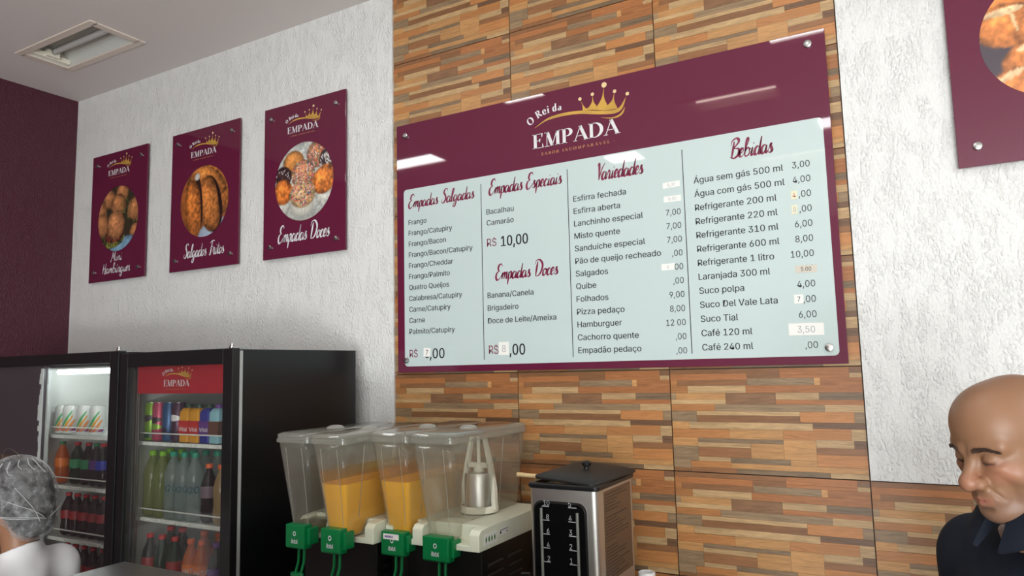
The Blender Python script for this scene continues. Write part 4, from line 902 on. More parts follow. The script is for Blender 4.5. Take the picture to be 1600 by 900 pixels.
        e.add(rg, [(i, (i+1) % 20, 20+(i+1) % 20, 20+i) for i in range(20)]); e.build('emblem', WHITEINK, to2, smooth=0)
        if tape:
            s_ = MB().box(tx0+.010, tx1-.016, ty0-.0016, ty0-.0004, tz1-.022, tz1-.006).build('sticker', PAPER, to2, smooth=0)
            q_ = MB()
            for k in range(6): q_.box(tx0+.016+k*.0052, tx0+.0195+k*.0052, ty0-.002, ty0-.0015, tz1-.017, tz1-.011)
            q_.build('handwriting', pm('violet_pen', (96, 60, 150), .6), s_, smooth=0)
        lv = MB()
        for q in ((tx0+tx1)/2+.002, (tx0+tx1)/2+.024): lv.tube([(q, ty0+.018, tz0+.01), (q, ty0+.016, tz0-.04), (q-.004, ty0+.006, tz0-.075)], .0042, 8)
        ce_ = ((tx0+tx1)/2+.006, ty0+.006, tz0-.078)
        lv.rings([[(ce_[0]+.026*s*math.cos(i*PI/10), ce_[1]+.012*s*math.sin(i*PI/10), ce_[2]+dz) for i in range(20)] for dz, s in ((-.010, .85), (-.007, 1), (.005, 1), (.008, .9))])
        lv.build('tap_lever', TAPG, to2)
    return t
dA = dispenser('juice dispenser nearest the coolers, left tank empty and right tank half full of orange juice', -.482, -.176, -.60, -.24, [(-.490, -.352, 0, 0, 0), (-.344, -.208, 1.440, 0, 0)], -.693, -.262)
dB = dispenser('juice dispenser nearest the coffee urn, left tank orange juice and right tank empty', -.168, .168, -.552, -.150, [(-.198, -.054, 1.441, 0, 1), (-.044, .107, 0, 1, 0)], -.590, -.142)
st = MB()
pA, pB = at(756.5, 841, -.5), None
def side_quad(par, px0, px1, pyt, pyb, mat, name, x=.1690):
    """small sticker on the right-hand face of the dispenser base"""
    def ox(px, py): d = CF+(px-800)/FPX*CR-(py-450)/FPX*CU; return CAM+d*((x-CAM.x)/d.x)
    a, b = ox(px0, (pyt+pyb)/2+3), ox(px1, (pyt+pyb)/2-1)
    h = .5*(ox(px0, pyt).z-ox(px0, pyb).z); zc = (a.z+b.z)/2
    return MB().box(x, x+.0008, a.y, b.y, zc-h, zc+h).build(name, mat, par, smooth=0), a.y, b.y, zc, h
s1, ya, yb_, zc, h = side_quad(dB, 756, 776, 831, 849, PAPER, 'sticker')
lf = MB()
for k in range(4):
    yc = ya+(yb_-ya)*(.16+.22*k); lf.rings([[(.170, yc+.004*math.sin(PI*q)*s, zc-h*.6+1.2*h*q) for s in (-1, 1)]+[(.1705, yc+.004*math.sin(PI*q)*s, zc-h*.6+1.2*h*q) for s in (1, -1)] for q in (.02, .3, .6, .98)])
lf.build('leaf_print', pm('leaf_green', (60, 120, 40), .5), s1, smooth=0)
s2, ya, yb_, zc, h = side_quad(dB, 780, 794, 823, 833, PAPER, 'sticker')
l2 = MB().box(.170, .1706, ya+.003, yb_-.003, zc+h*.45, zc+h*.65).box(.170, .1706, ya+.003, ya+.010, zc-h*.5, zc+h*.2).box(.170, .1706, yb_-.012, yb_-.004, zc-h*.5, zc-h*.2)
l2.build('printed_marks', BLACKINK, s2, smooth=0)

# ------------------------------------------------------------------ coffee urn
ux0, ux1, uy0, uy1, uz = .304, .510, -.500, -.222, 1.442
ut = thing('coffee_urn', 'square stainless hot drink urn with black lid and level scales', 'urn', ((ux0+ux1)/2, (uy0+uy1)/2, .90))
ring = lambda g, z: [(x, y, z) for x, y in rr(ux0-g, ux1+g, uy0-g, uy1+g, .016, 6)]
MB().rings([ring(0, .93), ring(0, uz)], True).build('body', STEEL, ut)
MB().rings([ring(-.01, .90), ring(-.01, .93)], True).build('foot_ring', BLACKP, ut)
rm = MB(); rm.rings([ring(.003, uz-.002), ring(.005, uz+.001), ring(.005, uz+.009), ring(.002, uz+.012), ring(-.012, uz+.012), ring(-.014, uz+.006), ring(-.014, uz-.001)], True)
rm.f = rm.f[:-1]; rm.build('rim', BLACKP, ut)
Lm = Matrix.Translation(((ux0+ux1)/2+.012, (uy0+uy1)/2+.004, uz+.024)) @ Euler((math.radians(1.5), math.radians(3.5), math.radians(-5))).to_matrix().to_4x4()
ld = MB(); hw, hd_ = .100, .136
lr = lambda g, z: [tuple(Lm @ Vector((x, y, z))) for x, y in rr(-hw+g, hw-g, -hd_+g, hd_-g, .022, 6)]
ld.rings([lr(.004, -.006), lr(0, -.004), lr(0, .001), lr(.006, .004), lr(.02, .009), lr(.05, .012)], True); lid = ld.build('lid', pm('matt_black_lid', (26, 25, 24), .5), ut, smooth=50)
kb = MB(); kb.lathe([(.008, .010), (.007, .018), (.013, .022), (.014, .030), (.010, .034), (.001, .035)], n=20); kb.v = [tuple(Lm @ Vector(v)) for v in kb.v]; kb.build('knob', BLACKP, lid)
yp = uy0-.0025
pn = MB(); pn.rrect(.318, .480, .99, 1.407, .026, yp+.001, uy0+.002, 6); pn.build('panel_surround', DSTEEL, ut)
pn = MB(); pn.rrect(.3235, .4745, 1.0, 1.401, .022, yp-.0015, uy0, 6); pn.build('scale_panel', pm('black_glass_panel', (10, 10, 12), .12), ut)
for (xg, zt_) in ((.3445, 1.388), (.4535, 1.382)):
    MB().tube([(xg, yp-.003, 1.175), (xg, yp-.003, zt_)], .0042, 10).build('sight_glass', pm('sight_glass_tube', (150, 152, 146), .2, .5), ut)
INKG = pm('scale_ink', (176, 178, 180), .5)
for i, s in enumerate(('10', '8', '6', '4', '2')):
    z = at(855, 791+21.6*i, yp).z; k = MB().box(.346, .3685, yp-.0022, yp-.0016, z-.001, z+.001); text(k, s, .3675 if s != '10' else .3700, z+.0025, .0135, xs=.9, y=yp-.0022, right=True); k.build('scale_mark', INKG, ut, smooth=0)
for i, s in enumerate('54321'):
    z = at(895, 793.5+22.2*i, yp).z; k = MB().box(.4265, .4515, yp-.0022, yp-.0016, z-.001, z+.001); text(k, s, .4275, z+.0025, .0140, xs=.9, y=yp-.0022); k.build('scale_mark', INKG, ut, smooth=0)
arc = [(.400+.022*math.cos(math.radians(150-i*12)), yp-.002, 1.172+.016*math.sin(math.radians(150-i*12))) for i in range(11)]
MB().tube(arc, .0012, 6).build('printed_arc', INKG, ut)
sp_ = MB().box(ux1, ux1+.001, uy0+.045, uy1-.028, 1.19, 1.432).build('side_plate', pm('bronze_plate', (120, 98, 78), .35, .7), ut, smooth=0)
tl = MB()
for k in range(26):
    z = 1.422-.0088*k; L_ = rng.uniform(.35, .95)
    if k in (6, 15): continue
    tl.box(ux1+.001, ux1+.0016, uy0+.052, uy0+.052+L_*.19, z-.0013, z+.0013)
tl.build('printed_instructions', pm('etched_brown', (70, 54, 42), .5), sp_, smooth=0)['kind'] = 'stuff'
MB().tube([(.304, -.505, 1.185), (.300, -.53, 1.190), (.300, -.54, 1.215), (.322, -.54, 1.218), (.326, -.535, 1.19), (.322, -.505, 1.185)], .005, 8).build('handle', BLACKP, ut)
MB().tube([(.400, -.50, 1.02), (.400, -.54, 1.02), (.400, -.55, .99)], .011, 12).build('spout', CHROME, ut)
sp0, sp1 = at(807, 741, -.44), at(850, 745.5, -.40)
dirv = (sp1-sp0).normalized(); end = sp1+dirv*.03
s_ = MB().tube([sp0, sp0+dirv*.004, sp1, end], [.0055, .0065, .0068, .0068], 12).build('spoon_handle', pm('pale_wood', (206, 176, 128), .6, var=(40, .12, (1, 1, 1))))
tag(s_, 'pale wooden spoon handle poking out under the urn lid', 'spoon')
c = at(1010.5, 897, -.30)
cup = MB(); cup.lathe([(.020, .9005), (.024, .905), (.0245, c.z+.001), (.0235, c.z+.006), (.020, c.z+.007), (.019, c.z-.002), (.019, .92)], (c.x, -.30, 0), 28, cap=True)
tag(cup.build('canister', pm('white_ceramic', (240, 240, 240), .25)), 'tall white canister on the counter to the right of the coffee urn', 'canister')

# ------------------------------------------------------------------ people (signed distance fields skinned with surface nets)
def surfnet(f, xs, ys, zs, slab=24):
    """rectilinear surface nets; f(X, Y, Z) -> distance (negative inside)"""
    nx, ny, nz = len(xs), len(ys), len(zs); V = np.empty((nx, ny, nz), np.float32)
    for k in range(0, nz, slab):
        X_, Y_, Z_ = np.meshgrid(xs, ys, zs[k:k+slab], indexing='ij'); V[:, :, k:k+slab] = f(X_, Y_, Z_)
    ins = V < 0
    cx = [(0, 0, 0), (1, 0, 0), (0, 1, 0), (1, 1, 0), (0, 0, 1), (1, 0, 1), (0, 1, 1), (1, 1, 1)]
    cnt = sum(ins[a:nx-1+a, b:ny-1+b, c:nz-1+c].astype(np.int8) for a, b, c in cx)
    act = np.argwhere((cnt > 0) & (cnt < 8)); I, J, K_ = act.T
    acc = np.zeros((len(act), 3)); num = np.zeros(len(act))
    G = (np.asarray(xs), np.asarray(ys), np.asarray(zs))
    for a in range(8):
        for ax in range(3):
            if cx[a][ax]: continue
            p = cx[a]; q = list(p); q[ax] = 1
            v0 = V[I+p[0], J+p[1], K_+p[2]]; v1 = V[I+q[0], J+q[1], K_+q[2]]; m_ = (v0 < 0) != (v1 < 0)
            t = np.where(m_, v0/np.where(m_, v0-v1, 1), 0)
            P0 = np.stack([G[0][I+p[0]], G[1][J+p[1]], G[2][K_+p[2]]], 1); P1 = np.stack([G[0][I+q[0]], G[1][J+q[1]], G[2][K_+q[2]]], 1)
            acc += np.where(m_[:, None], P0+(P1-P0)*t[:, None], 0); num += m_
    verts = acc/num[:, None]; idx = -np.ones((nx-1, ny-1, nz-1), np.int32); idx[I, J, K_] = np.arange(len(act)); faces = []
    for ax in range(3):
        b, c = (ax+1) % 3, (ax+2) % 3
        s0 = [slice(1, n-1) for n in (nx, ny, nz)]; s1 = list(s0); s0[ax] = slice(0, (nx, ny, nz)[ax]-1); s1[ax] = slice(1, (nx, ny, nz)[ax])
        A, B = ins[tuple(s0)], ins[tuple(s1)]; e = np.argwhere(A != B); off = [1, 1, 1]; off[ax] = 0; g = e+off
        ia = A[tuple(e.T)]
        def cell(db, dc):
            h = g.copy(); h[:, b] -= db; h[:, c] -= dc; return idx[h[:, 0], h[:, 1], h[:, 2]]
        q = np.stack([cell(1, 1), cell(0, 1), cell(0, 0), cell(1, 0)], 1); q[~ia] = q[~ia][:, ::-1]; faces.append(q)
    F = np.concatenate(faces); return verts, F[(F >= 0).all(1)]
def smin(a, b, k): h = np.clip(.5+.5*(b-a)/k, 0, 1); return b+(a-b)*h-k*h*(1-h)
def smax(a, b, k): return -smin(-a, -b, k)
def sph(P, c, r): return np.sqrt((P[0]-c[0])**2+(P[1]-c[1])**2+(P[2]-c[2])**2)-r
def ell(P, c, r):
    q = [(P[i]-c[i])/r[i] for i in range(3)]; k0 = np.sqrt(q[0]**2+q[1]**2+q[2]**2); k1 = np.sqrt((q[0]/r[0])**2+(q[1]/r[1])**2+(q[2]/r[2])**2); return k0*(k0-1)/(k1+1e-9)
def capd(P, a, b, ra, rb):
    ba = [b[i]-a[i] for i in range(3)]; L2 = sum(v*v for v in ba)+1e-12
    h = np.clip(sum((P[i]-a[i])*ba[i] for i in range(3))/L2, 0, 1)
    return np.sqrt(sum((P[i]-a[i]-ba[i]*h)**2 for i in range(3)))-(ra+(rb-ra)*h)
def mirror(fn, P, *a): return fn((np.abs(P[0]), P[1], P[2]), *a)
def head_sdf(P, heavy=1.0, detail=True):
    """head-local: x left, y forward, z up, origin between the ears"""
    A = (np.abs(P[0]), P[1], P[2])
    d = ell(P, (0, -.022, .042), (.0775, .097, .084))
    d = smin(d, ell(P, (0, .030, .048), (.066, .062, .070)), .03)                     # forehead
    d = smin(d, ell(P, (0, .028, -.038), (.058, .060, .078)), .035)                   # face
    d = smin(d, ell(A, (.036, .040, -.030), (.034*heavy, .042, .034)), .025)          # cheek
    d = smin(d, ell(A, (.050, -.002, -.062), (.022*heavy, .036, .034)), .03)          # jaw angle
    d = smin(d, ell(P, (0, .074, -.098), (.026, .020, .018)), .022)                   # chin
    d = smin(d, ell(P, (0, .030, -.102), (.046*heavy, .050, .026*heavy)), .03)        # under the chin
    if not detail: return d
    d = smin(d, capd(A, (.050, .066, .024), (.014, .087, .017), .010, .010), .016)    # brow ridge
    d = smax(d, -ell(A, (.032, .098, .004), (.019, .019, .013)), .012)                # eye socket
    d = smax(d, -ell(A, (.052, .098, -.055), (.010, .03, .022)), .02)
    d = smin(d, capd(P, (0, .084, .012), (0, .110, -.030), .0075, .0125), .014)       # nose bridge
    d = smin(d, sph(P, (0, .111, -.035), .0155), .008)                                # nose tip
    d = smin(d, ell(A, (.0165, .099, -.038), (.0105, .014, .0110)), .006)             # nostril wing
    d = smax(d, -ell(A, (.0075, .110, -.0475), (.0040, .007, .004)), .003)
    d = smin(d, ell(A, (.0315, .073, .003), (.0170, .0165, .0135)), .005)             # lidded eye
    d = smin(d, ell(A, (.034, .075, -.012), (.018, .010, .006)), .010)                # bag under the eye
    d = smin(d, ell(P, (0, .080, -.068), (.030, .020, .020)), .018)                   # muzzle
    d = smin(d, capd(A, (.022, .086, -.0690), (.0, .0985, -.0655), .0035, .0052), .005)   # upper lip
    d = smin(d, capd(A, (.020, .085, -.0745), (.0, .0960, -.0775), .0035, .0062), .005)   # lower lip
    d = smax(d, -capd(A, (.027, .083, -.0715), (.0, .1035, -.0712), .0012, .0016), .0022) # parting of the lips
    d = smax(d, -capd(A, (.019, .098, -.040), (.036, .080, -.072), .0022, .0020), .006)   # cheek fold
    d = smax(d, -capd(A, (.022, .0905, .0000), (.040, .0845, -.0035), .0012, .0010), .002) # lid slit
    d = smax(d, -capd(P, (-.012, .094, -.0890), (.012, .094, -.0890), .002, .002), .008)
    e = ell(A, (.0800, -.006, -.004), (.0095, .020, .032)); e = smax(e, -ell(A, (.0885, -.002, .000), (.008, .012, .020)), .004)
    return smin(d, e, .006)
def hmat(c, pitch, yaw, roll=0, s=1.0):
    return Matrix.Translation(c) @ Euler((0, 0, yaw)).to_matrix().to_4x4() @ Euler((-pitch, roll, 0)).to_matrix().to_4x4() @ Matrix.Scale(s, 4)
def to_local(P, M):
    I = M.inverted(); return tuple(I[i][0]*P[0]+I[i][1]*P[1]+I[i][2]*P[2]+I[i][3] for i in range(3))
class Figure:
    """joints in body-local metres for a 1.74 m adult; k scales the whole body"""
    def __init__(s, k, headM, girth=1.0, lean=0.0, arm=0): s.k, s.H, s.g, s.lean = k, headM, girth, lean; s.hs = headM.to_scale()[0]; s.arm = arm
    def J(s, p): return (p[0]*s.k, (p[1]+s.lean*max(0, (p[2]-.95))/.6)*s.k, p[2]*s.k)
    def torso(s, P, o=0.0):
        k, J, g = s.k, s.J, s.g; E = lambda c, r: ell(P, J(c), tuple((v*g)*k+o for v in r))
        d = smin(E((0, -.01, .93), (.165, .115, .12)), E((0, .015, 1.10), (.155, .125, .17)), .06*k)
        d = smin(d, E((0, .005, 1.29), (.170, .115, .15)), .06*k)
        A = (np.abs(P[0]), P[1], P[2])
        return smin(d, capd(A, J((.06, -.015, 1.425)), J((.165, -.01, 1.395)), .058*k+o, .060*k+o), .05*k)
    def neck(s, P, o=0.0):
        t = s.H @ Vector((0, -.02, -.05)); return capd(P, s.J((0, -.02, 1.40)), tuple(t), .066*s.k*s.g**.5+o, .060*s.hs+o)
    def armpts(s): return ((.185, -.01, 1.395), (.235, -.03, 1.13), (.205, .12, .965)) if not s.arm else ((.185, -.01, 1.395), (.225, .02, 1.13), (.12, .23, 1.05))
    def arms(s, P, o=0.0, part=1.0):
        k, J = s.k, s.J; A = (np.abs(P[0]), P[1], P[2]); a, b, c = map(J, s.armpts())
        if part < 1: b2 = tuple(a[i]+(b[i]-a[i])*part for i in range(3)); return capd(A, a, b2, .054*k+o, .047*k+o)
        return smin(capd(A, a, b, .052*k+o, .040*k+o), capd(A, b, c, .040*k+o, .026*k+o), .02*k)
    def hands(s, P):
        k = s.k; A = (np.abs(P[0]), P[1], P[2]); e, w_ = map(Vector, (s.J(s.armpts()[1]), s.J(s.armpts()[2]))); f = (w_-e).normalized()
        side = f.cross(Vector((1, 0, 0))).normalized(); ax = side.cross(f).normalized()   # palm faces inwards
        q = lambda u, v, w2: tuple(w_+(f*u+side*v+ax*w2)*k)
        d = capd(A, q(.0, 0, 0), q(.05, 0, 0), .026*k, .030*k); d = smin(d, capd(A, q(.045, -.018, 0), q(.078, -.026, 0), .020*k, .016*k), .01*k); d = smin(d, capd(A, q(.045, .018, 0), q(.078, .022, 0), .020*k, .014*k), .01*k)
        for v, L in ((-.030, .062), (-.011, .070), (.009, .066), (.027, .052)):
            d = smin(d, smin(capd(A, q(.080, v, 0), q(.080+L*.55, v*1.15, -.006), .0095*k, .0085*k), capd(A, q(.080+L*.55, v*1.15, -.006), q(.080+L*.9, v*1.1, -.030), .0085*k, .0070*k), .002), .004*k)
        return smin(d, smin(capd(A, q(.025, -.028, -.006), q(.062, -.050, -.020), .013*k, .010*k), capd(A, q(.062, -.050, -.020), q(.088, -.052, -.036), .010*k, .008*k), .003), .006*k)
    def legs(s, P, o=0.0):
        k = s.k; J = s.J; A = (np.abs(P[0]), P[1], P[2]); g = s.g
        return smin(capd(A, J((.085, -.01, .90)), J((.095, .01, .48)), .088*k*g+o, .056*k+o), capd(A, J((.095, .01, .48)), J((.095, -.02, .08)), .056*k+o, .040*k+o), .02)
    def feet(s, P, o=0.0):
        k = s.k; A = (np.abs(P[0]), P[1], P[2]); return smin(capd(A, (.095*k, -.035*k, .040*k+o), (.105*k, .13*k, .030*k+o), .036*k+o, .030*k+o), capd(A, (.095*k, -.02*k, .1*k), (.095*k, -.02*k, .05*k), .040*k+o, .040*k+o), .02)
def mesh_from(name, V, F, mat, parent, cols=None, smooth_it=1):
    me = bpy.data.meshes.new(name); me.from_pydata(V.tolist(), [], F.tolist())
    if cols is not None:
        a = me.color_attributes.new('Col', 'FLOAT_COLOR', 'POINT'); a.data.foreach_set('color', np.c_[cols, np.ones(len(cols))].astype(np.float32).ravel())
    bm = bmesh.new(); bm.from_mesh(me)
    if smooth_it:
        for _ in range(smooth_it): bmesh.ops.smooth_vert(bm, verts=bm.verts, factor=.5, use_axis_x=True, use_axis_y=True, use_axis_z=True)
    bmesh.ops.recalc_face_normals(bm, faces=bm.faces); bm.to_mesh(me); bm.free(); me.shade_smooth()
    return link(name, me, mat, parent)
def axis_pts(lo, hi, fine_lo, fine_hi, hf, hc):
    a = [np.arange(lo, fine_lo, hc)] if lo < fine_lo else []
    a.append(np.arange(fine_lo, fine_hi, hf))
    if hi > fine_hi: a.append(np.arange(fine_hi, hi, hc))
    return np.concatenate(a)
def body_mesh(fig, headfn, hf=.0021, zneck=1.40):
    H = fig.H; c = H.translation; k = fig.k
    xs = axis_pts(-.36*k, .36*k, c.x-.105, c.x+.105, hf, .011); ys = axis_pts(-.26*k, .42*k, c.y-.135, c.y+.14, hf, .011)
    zs = axis_pts(-.01, c.z+.17, c.z-.155, c.z+.15, hf, .011)
    def f(X_, Y_, Z_):
        P = (X_, Y_, Z_); z0 = Z_.min(); z1 = Z_.max()
        d = np.full(X_.shape, 1.0)
        if z0 < 1.50*k: d = np.minimum(d, fig.torso(P)); d = smin(d, fig.arms(P), .02)
        if z0 < 1.25*k: d = np.minimum(d, fig.hands(P))
        if z0 < 1.1*k: d = smin(d, fig.legs(P), .03)
        if z0 < .2: d = np.minimum(d, fig.feet(P))
        if z1 > 1.30*k: d = smin(d, fig.neck(P), .025)
        if z1 > c.z-.16: d = smin(d, headfn(to_local(P, H))*fig.hs, .018)
        return d
    return surfnet(f, xs, ys, zs)

# --- man at the right: bald, looking down to the left, dark navy polo shirt
def fwd_rot(fx, fy): return math.atan2(-fx, fy)
MC = at(800, 450, 0)
hc = CAM+(CF+(1580-800)/FPX*CR-(696-450)/FPX*CU)*1.235
mrot = fwd_rot(-.80, -.60)
mroot = Vector((hc.x+.80*.085, hc.y+.60*.085, 0))
man = thing('person', 'bald man in a dark navy collared shirt looking down, in front of the wood-tiled wall', 'person', mroot, (0, 0, mrot), local=True)
MH = hmat(Vector((0, .085, hc.z)), math.radians(16), math.radians(2), 0, .92)
mf = Figure(1.0, MH, 1.08, .03)
V, F = body_mesh(mf, lambda q: head_sdf(q, 1.08))
# skin colours belong to the skin: base tone, redder nose and cheeks, shaved-hair shadow, lips, brows
Li = np.array(MH.inverted()); loc = (np.c_[V, np.ones(len(V))] @ Li.T)[:, :3]
base = np.array(lin((142, 104, 78)))
cols = np.tile(base, (len(V), 1))
def paint(center, rad, col, amt, sym=True):
    p = loc.copy()
    if sym: p[:, 0] = np.abs(p[:, 0])
    d = np.sqrt((((p-np.array(center))/np.array(rad))**2).sum(1)); w_ = np.clip(1.25-d, 0, 1)**1.0*amt; w_ = np.minimum(w_, amt)[:, None]
    cols[:] = cols*(1-w_)+np.array(lin(col))*w_
inhead = loc[:, 2] > -.16
paint((0, .108, -.034), (.022, .03, .020), (186, 112, 94), .4)
paint((.042, .066, -.022), (.03, .03, .022), (200, 122, 100), .4)
paint((.0, .09, -.071), (.026, .03, .010), (168, 98, 88), .7)
paint((.034, .085, -.003), (.020, .02, .006), (124, 76, 66), .6); paint((.033, .085, -.0025), (.014, .02, .0022), (52, 34, 30), .9)
stub = np.array(lin((150, 116, 98)))
hair = np.clip(((-loc[:, 1]+.012)+(np.abs(loc[:, 0])-.045)*.9)*28, 0, 1)*np.clip((loc[:, 2]+.03)*40, 0, 1)*np.clip((np.abs(loc[:, 0])-.052+np.clip(.095-loc[:, 2], 0, .2)*.25)*60, 0, 1)*.8
cols = cols*(1-hair[:, None])+stub*hair[:, None]
beard = np.clip((-.052-loc[:, 2])*40, 0, 1)*np.clip((loc[:, 1]-.01)*30, 0, 1)*.42*(loc[:, 2] > -.125); lipz = (np.abs(loc[:, 2]+.071) < .009)&(np.abs(loc[:, 0]) < .024); beard = np.where(lipz, 0, beard)
cols = cols*(1-beard[:, None])+np.array(lin((112, 86, 76)))*beard[:, None]
SKIN = pm('skin', (200, 150, 120), .42, attr='Col', sub=.12, bump=(260, .12, .0006, (1, 1, 1), 0), spec=.4)
mbody = mesh_from('body', V, F, SKIN, man, cols)
BROW = pm('dark_brow_hair', (74, 54, 44), .8)
def surf_y(x, z, fn, y0=.13):
    """front surface of the head at (x, z), marching back along -y"""
    ys = np.linspace(y0, .0, 400); P = (np.full(400, x), ys, np.full(400, z)); d = fn(P); i = np.argmax(d < 0); return float(ys[i])
def hairs(name, M, pts_fn, n, mat, parent, L=.008, r=.00035):
    b = MB()
    for i in range(n):
        x, z, dx, dz = pts_fn(i/n)
        y = surf_y(x, z, lambda P: head_sdf(P, 1.08)); p = Vector((x, y-.0005, z)); q = p+Vector((dx, .0022, dz)).normalized()*L
        mid = (p+q)/2+Vector((0, .0010, 0)); b.tube([tuple(M @ p), tuple(M @ mid), tuple(M @ q)], [r, r, r*.3], 4)
    return b.build(name, mat, parent, smooth=60, base=(0, 0, 0))
for sgn in (1, -1):
    def pf(t, sgn=sgn):
        u = rng.uniform(0, 1); x = .014+.040*u; zc = .0205+.0038*math.sin(PI*min(1, u*1.1)*.8)-.004*max(0, u-.6)/.4; return sgn*x, zc+rng.uniform(-1, 1)*.0052*(1-.6*u), sgn*(.6+.5*u), .45-.75*u+rng.uniform(-.2, .2)
    hairs('eyebrow', MH, pf, 240, BROW, man, .0085, .00036)
for sgn in (1, -1):
    def pf(t, sgn=sgn):
        x = .021+.020*rng.uniform(0, 1); return sgn*x, .0002-.0035*((x-.021)/.02)**1.2-.0006, sgn*.2, -.8
    hairs('eyelashes', MH, pf, 130, BROW, man, .0060, .0004)
NAVYM = pm('navy_cotton', (24, 29, 40), .85, bump=(420, .3, .0006, (1, 1, 1), 0), spec=.2)
def cloth(fig, fn, name, mat, parent, xr, yr, zr, h=.008, sm=2):
    V, F = surfnet(fn, np.arange(*xr, h), np.arange(*yr, h), np.arange(*zr, h)); return mesh_from(name, V, F, mat, parent, None, sm)
def shirt_fn(fig, sleeve=.62, hem=.90, o=.012, nk=0, nz=1.462, fold=.0035):
    def f(X_, Y_, Z_):
        P = (X_, Y_, Z_); k = fig.k
        d = smin(fig.torso(P, o), fig.arms(P, o+.006, sleeve), .03)
        if nk: d = smin(d, fig.neck(P, nk), .03)
        d = d+fold*np.sin(X_*38+Z_*14+Y_*20)*np.sin(Z_*26-Y_*18)*np.clip((1.5-Z_/k)*8, 0, 1)
        d = smax(d, hem*k-Z_, .004); top = nz*k+(-.45*(Y_-fig.lean*k*.8)); d = smax(d, (Z_-top)*.9, .004)
        return d
    return f
shm = cloth(mf, shirt_fn(mf, nz=1.475), 'shirt', NAVYM, man, (-.36, .36), (-.26, .30), (.86, 1.56), .006)
# collar: a folded band standing round the neck, open at the front with two points
def collar(fig, parent, mat, z0, r0, r1, lean_y, drop=.030, gap=15):
    b = MB(); n = 44; rings = []
    for i in range(n+1):
        a = math.radians(90+gap+(360-2*gap)*i/n); ca, sa = math.cos(a), math.sin(a)
        fr = max(0, math.sin(a)); pt = max(0, 1-min(i, n-i)/5.0)
        zc = z0-.050*fr+.014*max(0, -sa)
        inner = (ca*r0, sa*r0+lean_y, zc+.020); outb = (ca*(r1+.010), sa*(r1+.012)+lean_y+.006*fr, zc-.012-drop*.5-.010*pt)
        topo = (ca*(r0+.008), sa*(r0+.008)+lean_y, zc+.024)
        rings.append([inner, topo, (ca*(r1+.014), sa*(r1+.016)+lean_y+.006*fr, zc-.010-drop*.5-.010*pt), (ca*(r1+.008), sa*(r1+.010)+lean_y+.004*fr, zc-.014-drop*.5-.010*pt), (ca*(r0+.002), sa*(r0+.002)+lean_y, zc-.004)])
    b.rings(rings, True); return b.build('collar', mat, parent, smooth=50, base=(0, 0, 0))
collar(mf, shm, NAVYM, 1.540, .070, .090, .045)
TRO = pm('dark_trousers', (34, 36, 42), .85); SHOE = pm('black_shoe', (22, 22, 22), .4)
def trousers(fig, mat, parent, hem=.09):
    f = lambda X_, Y_, Z_: smax(smin(smin(fig.legs((X_, Y_, Z_), .014), ell((X_, Y_, Z_), fig.J((0, -.01, .90)), (.178*fig.k*fig.g, .130*fig.k*fig.g, .12*fig.k)), .03), np.full(X_.shape, 1.), .001), hem*fig.k-Z_, .004)
    g = lambda X_, Y_, Z_: smax(f(X_, Y_, Z_), Z_-.97*fig.k, .004); return cloth(fig, g, 'trousers', mat, parent, (-.30, .30), (-.22, .22), (.05, 1.02), .01)
def shoes(fig, mat, parent):
    for s in (1, -1):
        f = lambda X_, Y_, Z_, s=s: smax(smax(fig.feet((X_, Y_, Z_), .007), Z_-.10*fig.k, .004), .001-Z_, .003)
        xr = (.02, .2) if s > 0 else (-.2, -.02); cloth(fig, f, 'shoe', mat, parent, xr, (-.14, .22), (-.012, .14), .006)
trousers(mf, TRO, man); shoes(mf, SHOE, man)

# --- worker at the left: seen from behind, hairnet over dark hair, white T-shirt, dark face mask
wc = CAM+(CF+(20-800)/FPX*CR-(779-450)/FPX*CU)*2.42
wrot = fwd_rot(-.97, -.24); ws = .90
wroot = Vector((wc.x+.97*.05, wc.y+.24*.05, 0))
wom = thing('person', 'kitchen worker in a white T-shirt and translucent hairnet, seen from behind', 'person', wroot, (0, 0, wrot), local=True)
WH = hmat(Vector((0, .05, wc.z)), math.radians(12), 0, 0, .95)
wk = (wc.z-.03)/1.665
wf_ = Figure(wk, WH, .92, .02, arm=1)
V, F = body_mesh(wf_, lambda q: head_sdf(q, .95), .0030)
mesh_from('body', V, F, SKIN, wom, np.tile(np.array(lin((150, 108, 82))), (len(V), 1)))
def hair_d(P, o=0):
    d = ell(P, (0, -.022, .040), (.090+o, .112+o, .098+o)); d = smin(d, ell(P, (0, -.078, -.072), (.074+o, .064+o, .076+o)), .04); d = smin(d, ell(P, (0, -.055, -.005), (.080+o, .09+o, .085+o)), .04)
    front = .062-.75*(P[2]-.02)*0; d = smax(d, (P[1]-.045-.45*(P[2]+.02)), .01); return d
def local_mesh(fn, M, lo, hi, h, disp=None):
    V, F = surfnet(fn, np.arange(lo[0], hi[0], h), np.arange(lo[1], hi[1], h), np.arange(lo[2], hi[2], h))
    return (np.c_[V, np.ones(len(V))] @ np.array(M).T)[:, :3], F
V, F = local_mesh(lambda X_, Y_, Z_: hair_d((X_, Y_, Z_)), WH, (-.13, -.18, -.19), (.13, .14, .17), .006)
hr = mesh_from('hair', V, F, pm('dark_hair', (46, 42, 42), .6, var=(30, .5, (1, 1, .3))), wom, None, 2)
def net_d(X_, Y_, Z_):
    P = (X_, Y_, Z_); d = hair_d(P, .010)
    th = np.arctan2(X_, Y_+.03); f_ = np.clip((Z_-.02)*9, 0, 1)       # gathers running to the crown, drape lines at the back
    d = d+.0016*np.sin(th*17+2*np.sin(Z_*30))*f_+.0018*np.sin((Z_*60+th*6)+2*np.sin(th*5))*(1-f_)
    return d
V, F = local_mesh(net_d, WH, (-.15, -.20, -.20), (.15, .16, .18), .0045)
